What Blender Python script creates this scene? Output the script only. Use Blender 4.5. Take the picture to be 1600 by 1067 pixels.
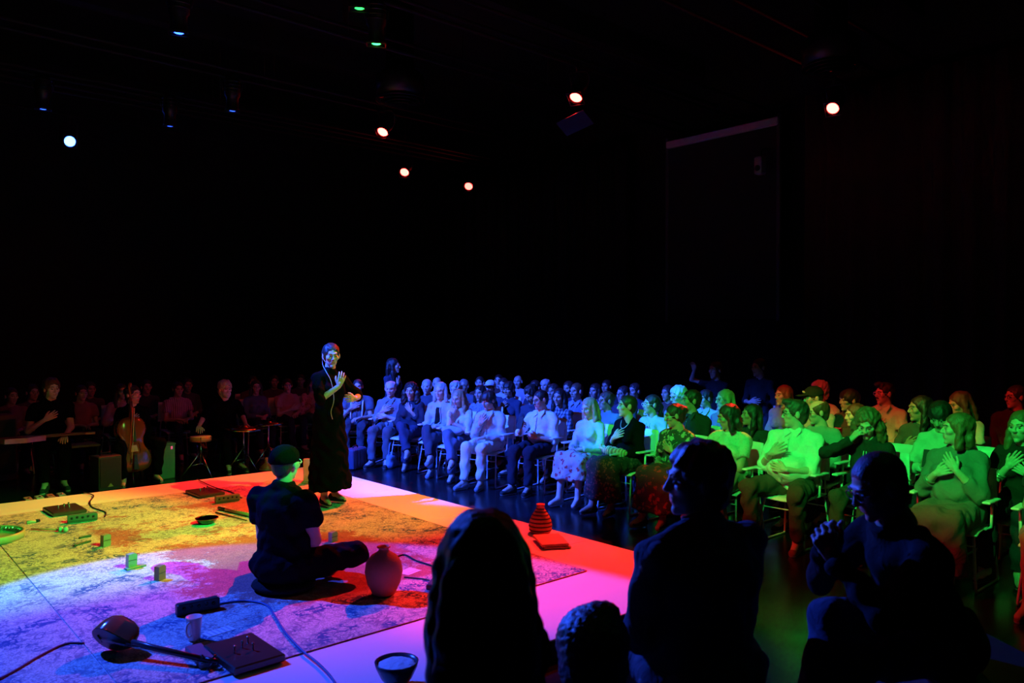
import bpy, math, random
import numpy as np
from mathutils import Vector, Matrix, Euler

# ------------------------------------------------------------------ scene, camera, world, exposure
scene = bpy.context.scene
for _o in list(bpy.data.objects): bpy.data.objects.remove(_o, do_unlink=True)
COL = scene.collection
random.seed(7); RNG = np.random.default_rng(7)
D2R = math.pi / 180

cam_data = bpy.data.cameras.new('camera'); cam = bpy.data.objects.new('camera', cam_data); COL.objects.link(cam)
CAM = (0.0, 0.0, 1.88)
cam.location = CAM
cam.rotation_euler = (math.radians(90 - 0.446), 0, math.radians(-41.4))
cam_data.sensor_width = 36.0
cam_data.lens = 1220 / 1600 * 36.0
cam_data.dof.use_dof = True
cam_data.dof.focus_distance = 8.6
cam_data.dof.aperture_fstop = 3.2
scene.camera = cam
scene.view_settings.view_transform = 'Standard'
try: scene.view_settings.look = 'None'
except Exception: pass
scene.view_settings.gamma = 1.0
scene.view_settings.use_curve_mapping = False
scene.view_settings.exposure = 0.0
world = bpy.data.worlds.new('dark_hall'); scene.world = world; world.use_nodes = True
world.node_tree.nodes['Background'].inputs[0].default_value = (0.02, 0.02, 0.05, 1)
world.node_tree.nodes['Background'].inputs[1].default_value = 0.01

RED, GREEN, BLUE = (1.0, 0.018, 0.014), (0.022, 1.0, 0.10), (0.020, 0.085, 1.0)
# every stage lamp: position, aim point, colour, power, cone in degrees, edge softness, lens brightness
# (lamps the photograph shows lit come first)
LAMPS = [
 # pos                 aim                colour power cone blend lens  label
 ((7.89, 7.60, 5.20), (4.4, 6.2, 0.12), RED,   3000, 44, .60, 60, 'lit red stage light high above the blue-lit audience, largest red lamp'),
 ((6.86, 10.97, 5.20), (2.9, 8.5, 0.12), RED,  3400, 36, .65, 60, 'lit red stage light hanging left of the centre, above the standing woman'),
 ((11.08, 5.48, 5.20), (4.5, 4.2, 0.12), RED,  4800, 15, .40, 60, 'lit red stage light far to the right, hanging alone'),
 ((8.88, 13.38, 5.20), (4.0, 8.6, 0.12), RED,  500, 22, .5, 50, 'lit red stage light below and right of the ring-shaped one'),
 ((10.79, 13.70, 5.20), (4.6, 8.0, 0.12), RED, 400, 20, .5, 40, 'small flat lit red stage light, lowest of the red ones'),
 ((3.18, 15.05, 5.20), (2.3, 1.5, 1.05), BLUE, 17000, 11, .4, 40, 'lit blue-white stage light at the far left'),
 # lamps outside the picture
 ((-0.1, 8.95, 5.40), (1.95, 4.65, 0.12), BLUE,  4600, 31, .12, 30, 'blue stage light above the left rear corner'),
 ((0.8, 8.2, 5.60), (7.1, 8.35, 0.5), BLUE,   12500, 45, .15, 30, 'blue stage light aimed at the right seating block'),
 ((4.4, 0.2, 5.40), (1.15, 7.65, 0.12), GREEN,  5400, 25, .55, 30, 'green stage light above the near right corner'),
 ((5.8, 1.2, 5.40), (3.7, 7.9, 0.12), GREEN,  1300, 26, .65, 30, 'added unseen green fill light above the near right corner'),  # weak green fill, added to warm the platform's right part to orange
 ((0.4, 2.3, 5.40), (7.3, 3.7, 0.9), GREEN,  2900, 37, .35, 30, 'green stage light aimed at the near right seats'),
 ((3.0, 4.6, 5.40), (9.7, 3.8, 0.9), RED,   1100, 25, .6, 30, 'red stage light aimed at the rear right seats'),
 ((0.6, 5.2, 5.40), (6.3, 3.1, 0.2), RED,   1000, 26, .4, 30, 'red stage light aimed at the front row feet'),
 ((5.0, 2.0, 5.30), (2.6, 12.6, 0.9), RED,    190, 46, .7, 30, 'red stage light aimed at the band'),
]

# shutter blades added to cut a beam along a line: lamp number -> (line point, line point, a point left dark)
BLADES = {0: [((5.02, 3, .12), (5.02, 10, .12), (7, 6.5, .12))],
          10: [((8.2, 1, 1.3), (8.2, 7, 1.3), (11, 4, 1.3)), ((6.15, 0, .52), (6.15, 7, .52), (4, 4, 0))],
          8: [((-1, 6.1, .12), (4, 5.65, .12), (1.5, 4, .12))],
          11: [((11, 0, .9), (11, 8, .9), (12.7, 4, .9))],
          12: [((6.35, 0, .60), (6.35, 7, .60), (8, 3, 1.3))],
          7: [((9.4, 5, 1.2), (9.4, 12, 1.2), (12.5, 8, 1.2)), ((4.35, 7.6, .12), (5.1, 6.2, .12), (4, 6, .12)), ((4.35, 7.6, .12), (5.05, 9.7, .12), (4, 9.5, .12))]}

# ------------------------------------------------------------------ materials
MATS = {}
def _new(name):
    m = bpy.data.materials.new(name); m.use_nodes = True
    nt = m.node_tree; b = nt.nodes['Principled BSDF']; return m, nt, b
def mat(name, col, rough=.6, metal=0.0, var=.12, scale=9.0, bump=.0, bscale=30.0, spec=.5, coat=0.0):
    """plain coloured material with a little grain and relief"""
    if name in MATS: return MATS[name]
    m, nt, b = _new(name)
    N, L = nt.nodes, nt.links
    b.inputs['Roughness'].default_value = rough; b.inputs['Metallic'].default_value = metal
    b.inputs['Specular IOR Level'].default_value = spec
    if coat: b.inputs['Coat Weight'].default_value = coat
    tc = N.new('ShaderNodeTexCoord'); n1 = N.new('ShaderNodeTexNoise'); n1.inputs['Scale'].default_value = scale; n1.inputs['Detail'].default_value = 3
    L.new(tc.outputs['Object'], n1.inputs['Vector'])
    mx = N.new('ShaderNodeMix'); mx.data_type = 'RGBA'
    c = np.array(col); lo = np.clip(c * (1 - var), 0, 1); hi = np.clip(c * (1 + var), 0, 1)
    mx.inputs['A'].default_value = (*lo, 1); mx.inputs['B'].default_value = (*hi, 1)
    L.new(n1.outputs['Fac'], mx.inputs['Factor']); L.new(mx.outputs['Result'], b.inputs['Base Color'])
    if bump:
        n2 = N.new('ShaderNodeTexNoise'); n2.inputs['Scale'].default_value = bscale; n2.inputs['Detail'].default_value = 4
        L.new(tc.outputs['Object'], n2.inputs['Vector'])
        bp = N.new('ShaderNodeBump'); bp.inputs['Strength'].default_value = bump; bp.inputs['Distance'].default_value = .01
        L.new(n2.outputs['Fac'], bp.inputs['Height']); L.new(bp.outputs['Normal'], b.inputs['Normal'])
    MATS[name] = m; return m
def cloth(col, pattern=None, col2=(.05, .05, .05)):
    """woven cloth with soft creases; pattern: None, 'floral', 'stripe', 'plaid', 'print'"""
    key = 'cloth_%s_%s' % (pattern or 'plain', '_'.join('%02d' % int(v * 99) for v in (*col, *(col2 if pattern else ()))))
    if key in MATS: return MATS[key]
    m, nt, b = _new(key); N, L = nt.nodes, nt.links
    b.inputs['Roughness'].default_value = .9; b.inputs['Specular IOR Level'].default_value = .08 if max(col) > .05 else .02
    tc = N.new('ShaderNodeTexCoord')
    src = None
    if pattern in ('floral', 'print'):
        v = N.new('ShaderNodeTexVoronoi'); v.inputs['Scale'].default_value = 17 if pattern == 'floral' else 28
        n = N.new('ShaderNodeTexNoise'); n.inputs['Scale'].default_value = 30; n.inputs['Detail'].default_value = 2
        L.new(tc.outputs['Object'], n.inputs['Vector'])
        ad = N.new('ShaderNodeMixRGB'); ad.inputs['Fac'].default_value = .06
        L.new(tc.outputs['Object'], ad.inputs[1]); L.new(n.outputs['Color'], ad.inputs[2]); L.new(ad.outputs[0], v.inputs['Vector'])
        cr = N.new('ShaderNodeValToRGB'); cr.color_ramp.elements[0].position = .30; cr.color_ramp.elements[1].position = .40
        cr.color_ramp.elements[0].color = (*col2, 1); cr.color_ramp.elements[1].color = (*col, 1)
        L.new(v.outputs['Distance'], cr.inputs['Fac']); src = cr.outputs['Color']
    elif pattern in ('stripe', 'plaid'):
        w = N.new('ShaderNodeTexWave'); w.inputs['Scale'].default_value = 7 if pattern == 'plaid' else 11; w.bands_direction = 'X'
        L.new(tc.outputs['Object'], w.inputs['Vector'])
        cr = N.new('ShaderNodeValToRGB'); cr.color_ramp.elements[0].position = .45; cr.color_ramp.elements[1].position = .6
        cr.color_ramp.elements[0].color = (*col2, 1); cr.color_ramp.elements[1].color = (*col, 1)
        L.new(w.outputs['Fac'], cr.inputs['Fac']); src = cr.outputs['Color']
        if pattern == 'plaid':
            w2 = N.new('ShaderNodeTexWave'); w2.inputs['Scale'].default_value = 7; w2.bands_direction = 'Z'
            L.new(tc.outputs['Object'], w2.inputs['Vector'])
            mm = N.new('ShaderNodeMixRGB'); mm.blend_type = 'MULTIPLY'; mm.inputs['Fac'].default_value = .6
            L.new(src, mm.inputs[1]); L.new(w2.outputs['Color'], mm.inputs[2]); src = mm.outputs[0]
    nz = N.new('ShaderNodeTexNoise'); nz.inputs['Scale'].default_value = 11; nz.inputs['Detail'].default_value = 3; nz.inputs['Distortion'].default_value = .8
    L.new(tc.outputs['Object'], nz.inputs['Vector'])
    bp = N.new('ShaderNodeBump'); bp.inputs['Strength'].default_value = .55; bp.inputs['Distance'].default_value = .03
    L.new(nz.outputs['Fac'], bp.inputs['Height']); L.new(bp.outputs['Normal'], b.inputs['Normal'])
    if src is None:
        mx = N.new('ShaderNodeMix'); mx.data_type = 'RGBA'
        c = np.array(col); mx.inputs['A'].default_value = (*np.clip(c * .88, 0, 1), 1); mx.inputs['B'].default_value = (*np.clip(c * 1.1, 0, 1), 1)
        n3 = N.new('ShaderNodeTexNoise'); n3.inputs['Scale'].default_value = 120; L.new(tc.outputs['Object'], n3.inputs['Vector'])
        L.new(n3.outputs['Fac'], mx.inputs['Factor']); src = mx.outputs['Result']
    L.new(src, b.inputs['Base Color'])
    MATS[key] = m; return m
def hair_mat(col):
    key = 'hair_%s' % '_'.join('%02d' % int(v * 99) for v in col)
    if key in MATS: return MATS[key]
    m, nt, b = _new(key); N, L = nt.nodes, nt.links
    b.inputs['Roughness'].default_value = .45; b.inputs['Specular IOR Level'].default_value = .5
    tc = N.new('ShaderNodeTexCoord'); mp = N.new('ShaderNodeMapping'); mp.inputs['Scale'].default_value = (90, 90, 9)
    L.new(tc.outputs['Object'], mp.inputs['Vector'])
    n = N.new('ShaderNodeTexNoise'); n.inputs['Scale'].default_value = 1.6; n.inputs['Detail'].default_value = 3; L.new(mp.outputs['Vector'], n.inputs['Vector'])
    mx = N.new('ShaderNodeMix'); mx.data_type = 'RGBA'; c = np.array(col)
    mx.inputs['A'].default_value = (*(c * .55), 1); mx.inputs['B'].default_value = (*np.clip(c * 1.35, 0, 1), 1)
    L.new(n.outputs['Fac'], mx.inputs['Factor']); L.new(mx.outputs['Result'], b.inputs['Base Color'])
    bp = N.new('ShaderNodeBump'); bp.inputs['Strength'].default_value = .8; bp.inputs['Distance'].default_value = .006
    L.new(n.outputs['Fac'], bp.inputs['Height']); L.new(bp.outputs['Normal'], b.inputs['Normal'])
    MATS[key] = m; return m
def emit(name, col, strength):
    if name in MATS: return MATS[name]
    m, nt, b = _new(name)
    b.inputs['Base Color'].default_value = (.1, .1, .1, 1); b.inputs['Emission Color'].default_value = (*col, 1); b.inputs['Emission Strength'].default_value = strength
    MATS[name] = m; return m

# ------------------------------------------------------------------ mesh helpers
def tag(o, label=None, cat=None, group=None, kind=None):
    if label: o['label'] = label
    if cat: o['category'] = cat
    if group: o['group'] = group
    if kind: o['kind'] = kind
    return o
def empty(name, loc=(0, 0, 0), rz=0.0, label=None, cat=None, group=None):
    o = bpy.data.objects.new(name, None); COL.objects.link(o)
    o.location = loc; o.rotation_euler = (0, 0, rz); o.empty_display_size = .1
    return tag(o, label, cat, group)
def link(name, me, parent=None, loc=None):
    o = bpy.data.objects.new(name, me); COL.objects.link(o)
    if parent: o.parent = parent
    if loc is not None: o.location = loc
    return o
def np_mesh(name, V, Q, mats, mi=None, smooth=True):
    """mesh from arrays of vertices and quads"""
    me = bpy.data.meshes.new(name)
    nv, nq = len(V), len(Q)
    me.vertices.add(nv); me.vertices.foreach_set('co', np.ascontiguousarray(V, dtype=np.float32).ravel())
    me.loops.add(nq * 4); me.loops.foreach_set('vertex_index', np.ascontiguousarray(Q, dtype=np.int32).ravel())
    me.polygons.add(nq); me.polygons.foreach_set('loop_start', np.arange(0, nq * 4, 4, dtype=np.int32))
    me.polygons.foreach_set('loop_total', np.full(nq, 4, dtype=np.int32))
    me.polygons.foreach_set('use_smooth', np.full(nq, smooth, dtype=bool))
    for m in (mats if isinstance(mats, (list, tuple)) else [mats]): me.materials.append(m)
    if mi is not None: me.polygons.foreach_set('material_index', np.ascontiguousarray(mi, dtype=np.int32))
    me.update(calc_edges=True); me.validate(); return me

class MB:
    """collects boxes, tubes, lathes into one mesh"""
    def __init__(s): s.v = []; s.f = []; s.sm = []
    def add(s, vs, fs, smooth=False, M=None):
        b = len(s.v)
        for p in vs:
            p = Vector(p)
            if M is not None: p = M @ p
            s.v.append(tuple(p))
        for f in fs: s.f.append(tuple(b + i for i in f)); s.sm.append(smooth)
        return s
    def box(s, c, d, M=None, bev=0.0):
        x, y, z = d[0] / 2, d[1] / 2, d[2] / 2
        T = Matrix.Translation(c)
        if M is not None: T = T @ M.to_4x4()
        if bev <= 0 or bev * 2.2 > min(d):
            vs = [(-x, -y, -z), (x, -y, -z), (x, y, -z), (-x, y, -z), (-x, -y, z), (x, -y, z), (x, y, z), (-x, y, z)]
            fs = [(0, 3, 2, 1), (4, 5, 6, 7), (0, 1, 5, 4), (1, 2, 6, 5), (2, 3, 7, 6), (3, 0, 4, 7)]
        else:
            vs = []; ring = []
            a = bev
            prof = [(-z, a), (-z + a, 0), (z - a, 0), (z, a)]
            for (zz, i) in prof:
                X, Y = x - i, y - i
                c2 = a * .6 if i == 0 else a * .3
                ring.append([(X - c2, -Y, zz), (X, -Y + c2, zz), (X, Y - c2, zz), (X - c2, Y, zz), (-X + c2, Y, zz), (-X, Y - c2, zz), (-X, -Y + c2, zz), (-X + c2, -Y, zz)])
            for r in ring: vs += r
            fs = []
            for k in range(3):
                for i in range(8): j = (i + 1) % 8; fs.append((k * 8 + i, k * 8 + j, k * 8 + 8 + j, k * 8 + 8 + i))
            fs.append(tuple(range(7, -1, -1))); fs.append(tuple(range(24, 32)))
        return s.add(vs, fs, False, T)
    def tube(s, pts, r, seg=8, closed=False, cap=True):
        pts = [Vector(p) for p in pts]; n = len(pts); rs = r if isinstance(r, (list, tuple)) else [r] * n
        vs, fs = [], []; up = None
        for i in range(n):
            if closed: t = pts[(i + 1) % n] - pts[i - 1]
            else: t = pts[min(i + 1, n - 1)] - pts[max(i - 1, 0)]
            t.normalize()
            if up is None: up = t.orthogonal().normalized()
            up = (up - t * up.dot(t)); up = up.normalized() if up.length > 1e-6 else t.orthogonal().normalized()
            w = t.cross(up)
            for k in range(seg):
                a = 2 * math.pi * k / seg; vs.append(pts[i] + (up * math.cos(a) + w * math.sin(a)) * rs[i])
        for i in range(n if closed else n - 1):
            j = (i + 1) % n
            for k in range(seg): l = (k + 1) % seg; fs.append((i * seg + k, i * seg + l, j * seg + l, j * seg + k))
        if cap and not closed: fs.append(tuple(range(seg - 1, -1, -1))); fs.append(tuple((n - 1) * seg + k for k in range(seg)))
        return s.add(vs, fs, True)
    def lathe(s, prof, c=(0, 0, 0), seg=24, M=None, smooth=True):
        """profile of (radius, height) turned around z"""
        vs, fs = [], []; n = len(prof)
        for (r, z) in prof:
            for k in range(seg): a = 2 * math.pi * k / seg; vs.append((r * math.cos(a), r * math.sin(a), z))
        for i in range(n - 1):
            for k in range(seg): l = (k + 1) % seg; fs.append((i * seg + k, i * seg + l, (i + 1) * seg + l, (i + 1) * seg + k))
        if prof[0][0] > 1e-5: fs.append(tuple(range(seg - 1, -1, -1)))
        if prof[-1][0] > 1e-5: fs.append(tuple((n - 1) * seg + k for k in range(seg)))
        T = Matrix.Translation(c)
        if M is not None: T = T @ M.to_4x4()
        return s.add(vs, fs, smooth, T)
    def prism(s, poly, z0, z1, M=None):
        n = len(poly); vs = [(x, y, z0) for x, y in poly] + [(x, y, z1) for x, y in poly]
        fs = [tuple(range(n - 1, -1, -1)), tuple(range(n, 2 * n))] + [(i, (i + 1) % n, n + (i + 1) % n, n + i) for i in range(n)]
        return s.add(vs, fs, False, M)
    def mesh(s, name, m):
        me = bpy.data.meshes.new(name); me.from_pydata(s.v, [], s.f)
        me.polygons.foreach_set('use_smooth', s.sm)
        me.materials.append(m); me.update(); return me
    def build(s, name, m, parent=None, loc=None): return link(name, s.mesh(name, m), parent, loc)
def rot(rx=0, ry=0, rz=0): return Euler((rx * D2R, ry * D2R, rz * D2R)).to_matrix()
def smooth_path(pts, n=6):
    """Catmull-Rom through points"""
    P = [Vector(p) for p in pts]; out = []
    for i in range(len(P) - 1):
        a, b, c, d = P[max(i - 1, 0)], P[i], P[i + 1], P[min(i + 2, len(P) - 1)]
        for k in range(n):
            t = k / n; out.append(.5 * ((2 * b) + (c - a) * t + (2 * a - 5 * b + 4 * c - d) * t * t + (3 * b - a - 3 * c + d) * t ** 3))
    out.append(P[-1]); return out
def copy_tree(o, parent=None):
    c = o.copy(); COL.objects.link(c)
    if parent: c.parent = parent
    for ch in list(o.children): copy_tree(ch, c)
    return c

# ------------------------------------------------------------------ smooth-union solids for bodies, cloth and hair
def _ev(p, X, Y, Z):
    k = p[0]
    if k == 'e':
        c, r = p[1], p[2]; x, y, z = X - c[0], Y - c[1], Z - c[2]
        if len(p) > 3 and p[3] is not None:
            R = p[3]; x, y, z = R[0, 0] * x + R[1, 0] * y + R[2, 0] * z, R[0, 1] * x + R[1, 1] * y + R[2, 1] * z, R[0, 2] * x + R[1, 2] * y + R[2, 2] * z
        a = np.sqrt((x / r[0]) ** 2 + (y / r[1]) ** 2 + (z / r[2]) ** 2) + 1e-9
        b = np.sqrt((x / r[0] ** 2) ** 2 + (y / r[1] ** 2) ** 2 + (z / r[2] ** 2) ** 2) + 1e-9
        return a * (a - 1) / b
    a, b, ra, rb = np.array(p[1], float), np.array(p[2], float), p[3], p[4]
    d = b - a; l2 = float(d @ d) + 1e-12
    t = ((X - a[0]) * d[0] + (Y - a[1]) * d[1] + (Z - a[2]) * d[2]) / l2
    tc = np.clip(t, 0, 1)
    q = np.sqrt((X - a[0] - d[0] * tc) ** 2 + (Y - a[1] - d[1] * tc) ** 2 + (Z - a[2] - d[2] * tc) ** 2) - (ra + (rb - ra) * tc)
    if k == 'k': q = np.maximum(q, (t - 1) * math.sqrt(l2))      # flat end at b
    if k == 'kk': q = np.maximum(np.maximum(q, (t - 1) * math.sqrt(l2)), -t * math.sqrt(l2))
    return q
def _bb(p):
    if p[0] == 'e':
        c = np.array(p[1], float); r = np.array(p[2], float)
        if len(p) > 3 and p[3] is not None: r = np.abs(p[3]) @ r
        return c - r, c + r
    a, b = np.array(p[1], float), np.array(p[2], float); m = max(p[3], p[4])
    return np.minimum(a, b) - m, np.maximum(a, b) + m
def solid(prims, vox, k=.03, cut=(), kcut=.008):
    """surface (vertices, quads) of the smooth union of prims minus cut"""
    lo = np.min([_bb(p)[0] for p in prims], 0) - vox * 2.5; hi = np.max([_bb(p)[1] for p in prims], 0) + vox * 2.5
    n = np.ceil((hi - lo) / vox).astype(int) + 1
    ax = [lo[i] + vox * np.arange(n[i]) for i in range(3)]
    D = np.full(n, 1.0, dtype=np.float32)
    def block(p, mg):
        b0, b1 = _bb(p)
        i0 = np.clip(np.floor((b0 - mg - lo) / vox).astype(int), 0, n); i1 = np.clip(np.ceil((b1 + mg - lo) / vox).astype(int) + 1, 0, n)
        return tuple(slice(i0[i], i1[i]) for i in range(3))
    for p in prims:
        s = block(p, k + 2 * vox)
        X, Y, Z = ax[0][s[0]][:, None, None], ax[1][s[1]][None, :, None], ax[2][s[2]][None, None, :]
        d = _ev(p, X, Y, Z); o = D[s]
        h = np.clip(.5 + .5 * (o - d) / k, 0, 1); D[s] = o + (d - o) * h - k * h * (1 - h)
    for p in cut:
        s = block(p, kcut + 2 * vox)
        if min(x.stop - x.start for x in s) <= 0: continue
        X, Y, Z = ax[0][s[0]][:, None, None], ax[1][s[1]][None, :, None], ax[2][s[2]][None, None, :]
        d = -_ev(p, X, Y, Z); o = D[s]
        h = np.clip(.5 - .5 * (o - d) / kcut, 0, 1); D[s] = o + (d - o) * h + kcut * h * (1 - h)
    I = D < 0
    c = np.zeros(n - 1, np.int8)
    for dx in (0, 1):
        for dy in (0, 1):
            for dz in (0, 1): c += I[dx:n[0] - 1 + dx, dy:n[1] - 1 + dy, dz:n[2] - 1 + dz]
    act = (c > 0) & (c < 8); cells = np.argwhere(act); idx = np.full(n - 1, -1, np.int64); idx[act] = np.arange(len(cells))
    acc = np.zeros((len(cells), 3)); cnt = np.zeros(len(cells)); ci, cj, ck = cells.T
    for axis in range(3):
        o1, o2 = [a for a in range(3) if a != axis]
        for u in (0, 1):
            for w in (0, 1):
                off = [0, 0, 0]; off[o1] = u; off[o2] = w
                a = D[ci + off[0], cj + off[1], ck + off[2]]; off2 = list(off); off2[axis] = 1
                b = D[ci + off2[0], cj + off2[1], ck + off2[2]]
                m = (a < 0) != (b < 0); t = np.where(m, a / np.where(m, a - b, 1), 0)
                q = np.zeros((len(cells), 3)); q[:, o1] = u; q[:, o2] = w; q[:, axis] = t
                acc[m] += q[m]; cnt[m] += 1
    V = lo + (cells + acc / cnt[:, None]) * vox
    Q = []
    for axis in range(3):
        o1, o2 = (axis + 1) % 3, (axis + 2) % 3
        s0 = [slice(1, n[i] - 1) for i in range(3)]; s1 = list(s0)
        s0[axis] = slice(0, n[axis] - 1); s1[axis] = slice(1, n[axis])
        a, b = I[tuple(s0)], I[tuple(s1)]
        e = np.argwhere(a != b)
        if not len(e): continue
        g = e.copy(); g[:, o1] += 1; g[:, o2] += 1
        flip = a[tuple(e.T)]
        def cell(d1, d2):
            h = g.copy(); h[:, o1] -= d1; h[:, o2] -= d2; return idx[tuple(h.T)]
        q = np.stack([cell(1, 1), cell(0, 1), cell(0, 0), cell(1, 0)], 1)
        q[~flip] = q[~flip][:, ::-1]; Q.append(q)
    return V, np.concatenate(Q)
def normals(V, Q):
    a, b, c, d = (V[Q[:, i]] for i in range(4)); fn = np.cross(c - a, d - b)
    N = np.zeros_like(V)
    for i in range(4): np.add.at(N, Q[:, i], fn)
    return N / (np.linalg.norm(N, axis=1)[:, None] + 1e-12)
def folds(V, Q, amp, seed=0.0, f=1.0):
    """creases: pushes the surface in and out along its normals"""
    N = normals(V, Q); x, y, z = V.T * f
    h = np.sin(31 * x + 17 * z + seed + 2.2 * np.sin(23 * y + 9 * z + seed)) + .7 * np.sin(43 * z - 19 * x + 1.7 * seed + 2 * np.sin(29 * x + seed)) + .5 * np.sin(67 * y + 38 * z + 3 * seed)
    return V + N * (amp * h)[:, None]
def ball(c, r, n=3):
    """all-quad sphere"""
    V, Q = [], []; g = np.linspace(-1, 1, n + 1)
    for ax in range(3):
        for s in (-1, 1):
            b = len(V)
            for i in g:
                for j in g:
                    p = [0, 0, 0]; p[ax] = s; p[(ax + 1) % 3] = math.tan(i * math.pi / 4) ; p[(ax + 2) % 3] = math.tan(j * math.pi / 4) * s
                    p = np.array(p); V.append(np.array(c) + r * p / np.linalg.norm(p))
            for i in range(n):
                for j in range(n): a = b + i * (n + 1) + j; Q.append((a, a + n + 1, a + n + 2, a + 1))
    return np.array(V), np.array(Q)

# ------------------------------------------------------------------ people: heads, hands, hair
def head_template(vox, fem=False):
    j = .92 if fem else 1.0
    P = [('e', (0, -.015, .03), (.076, .097, .088)), ('e', (0, .022, -.038), (.057 * j, .068, .078)), ('e', (0, .066, -.098), (.022 * j, .020, .018)),
         ('e', (.038, .058, -.016), (.026, .026, .024)), ('e', (-.038, .058, -.016), (.026, .026, .024)),
         ('c', (-.030, .081, .024), (.030, .081, .024), .011, .011),
         ('c', (0, -.012, -.06), (0, -.035, -.165), .052 * j, .056 * j)]
    V, Q = None, None
    fine = [('c', (0, .088, .014), (0, .107, -.024), .006, .0095), ('e', (.0095, .098, -.029), (.007, .009, .006)), ('e', (-.0095, .098, -.029), (.007, .009, .006)),
            ('c', (-.014, .083, -.055), (.014, .083, -.055), .005, .005), ('c', (-.012, .081, -.064), (.012, .081, -.064), .006, .006),
            ('e', (.080, -.008, -.002), (.011, .020, .031)), ('e', (-.080, -.008, -.002), (.011, .020, .031))]
    V, Q = solid(P + [('c', f[1], f[2], f[3], f[4]) if f[0] == 'c' else f for f in fine], vox, .013,
                 cut=[('e', (.031, .101, .003), (.018, .014, .010)), ('e', (-.031, .101, .003), (.018, .014, .010)), ('c', (-.019, .0935, -.0595), (.019, .0935, -.0595), .003, .003)], kcut=.008)
    fc = V[Q].mean(1); mi = np.zeros(len(Q), int)
    mi[(np.abs(fc[:, 0]) < .020) & (fc[:, 2] < -.050) & (fc[:, 2] > -.070) & (fc[:, 1] > .080)] = 1
    parts = [(V, Q, mi)]
    for s in (-1, 1):
        v, q = ball((0, 0, 0), 1.0, 6); f = v[q].mean(1); m = np.where((np.hypot(f[:, 0], f[:, 2] * .62) < .50) & (f[:, 1] > 0), 3, 2)
        v = v * np.array([.0125, .0070, .0062]); v[:, 1] -= np.abs(v[:, 0]) * .25; v = v + np.array([.0305 * s, .0845, .0025]); parts.append((v, q, m))
        # brow: a bent flat bar
        bv, bq = [], []
        for t in np.linspace(0, 1, 5):
            x = s * (.013 + .034 * t); z = .0245 + .006 * math.sin(t * 2.4); y = .0935 - .010 * t * t; h = .0042 * (1 - .5 * t)
            bv += [(x, y, z - h), (x, y + .004, z), (x, y, z + h), (x, y - .012, z)]
        for i in range(4):
            for k in range(4): l = (k + 1) % 4; bq.append((i * 4 + k, i * 4 + l, i * 4 + 4 + l, i * 4 + 4 + k))
        parts.append((np.array(bv), np.array(bq), np.full(len(bq), 4)))
    return join(parts)
def join(parts):
    V, Q, M = [], [], []; b = 0
    for v, q, m in parts: V.append(v); Q.append(q + b); M.append(m); b += len(v)
    return np.concatenate(V), np.concatenate(Q), np.concatenate(M)
HEADS = {}
def head(lod, fem):
    k = (lod, fem)
    if k not in HEADS: HEADS[k] = head_template({0: .0045, 1: .0058, 2: .0085}[lod], fem)
    return HEADS[k]
def hand_template(vox, bend):
    P = [('c', (0, -.01, 0), (0, .03, 0), .021, .023)]
    base = [(-.030, .086, .070, -7), (-.0098, .091, .079, -2), (.0108, .087, .073, 4), (.0295, .077, .057, 11)]
    for x, y, l, fan in base:
        P.append(('c', (x * .55, .015, 0), (x, y, 0), .0145, .0115))
        p = np.array([x, y, 0.0]); a = 0.0; fa = fan * D2R
        for s, (fr, bd) in enumerate(zip((.45, .31, .24), bend)):
            a += bd * D2R; d = np.array([math.sin(fa) * math.cos(a), math.cos(fa) * math.cos(a), -math.sin(a)])
            q = p + d * l * fr; P.append(('c', tuple(p), tuple(q), .0092 - .0009 * s, .0085 - .0009 * s)); p = q
    tb = bend[0] * .006
    P += [('c', (-.014, .018, -.004), (-.043, .048, -.010 - tb * .03), .0145, .0115), ('c', (-.043, .048, -.010 - tb * .03), (-.056, .074, -.014 - tb * .05), .0105, .0095), ('c', (-.056, .074, -.014 - tb * .05), (-.060, .096, -.018 - tb * .08), .0095, .008)]
    return solid(P, vox, .006)
HANDS = {}
BENDS = {'flat': (10, 12, 8), 'relax': (24, 28, 18), 'curl': (52, 60, 40), 'grip': (70, 75, 45)}
def hand(lod, kind):
    k = (lod, kind)
    if k not in HANDS: HANDS[k] = hand_template({0: .004, 1: .0052, 2: .0075}[lod], BENDS[kind])
    return HANDS[k]

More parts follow.
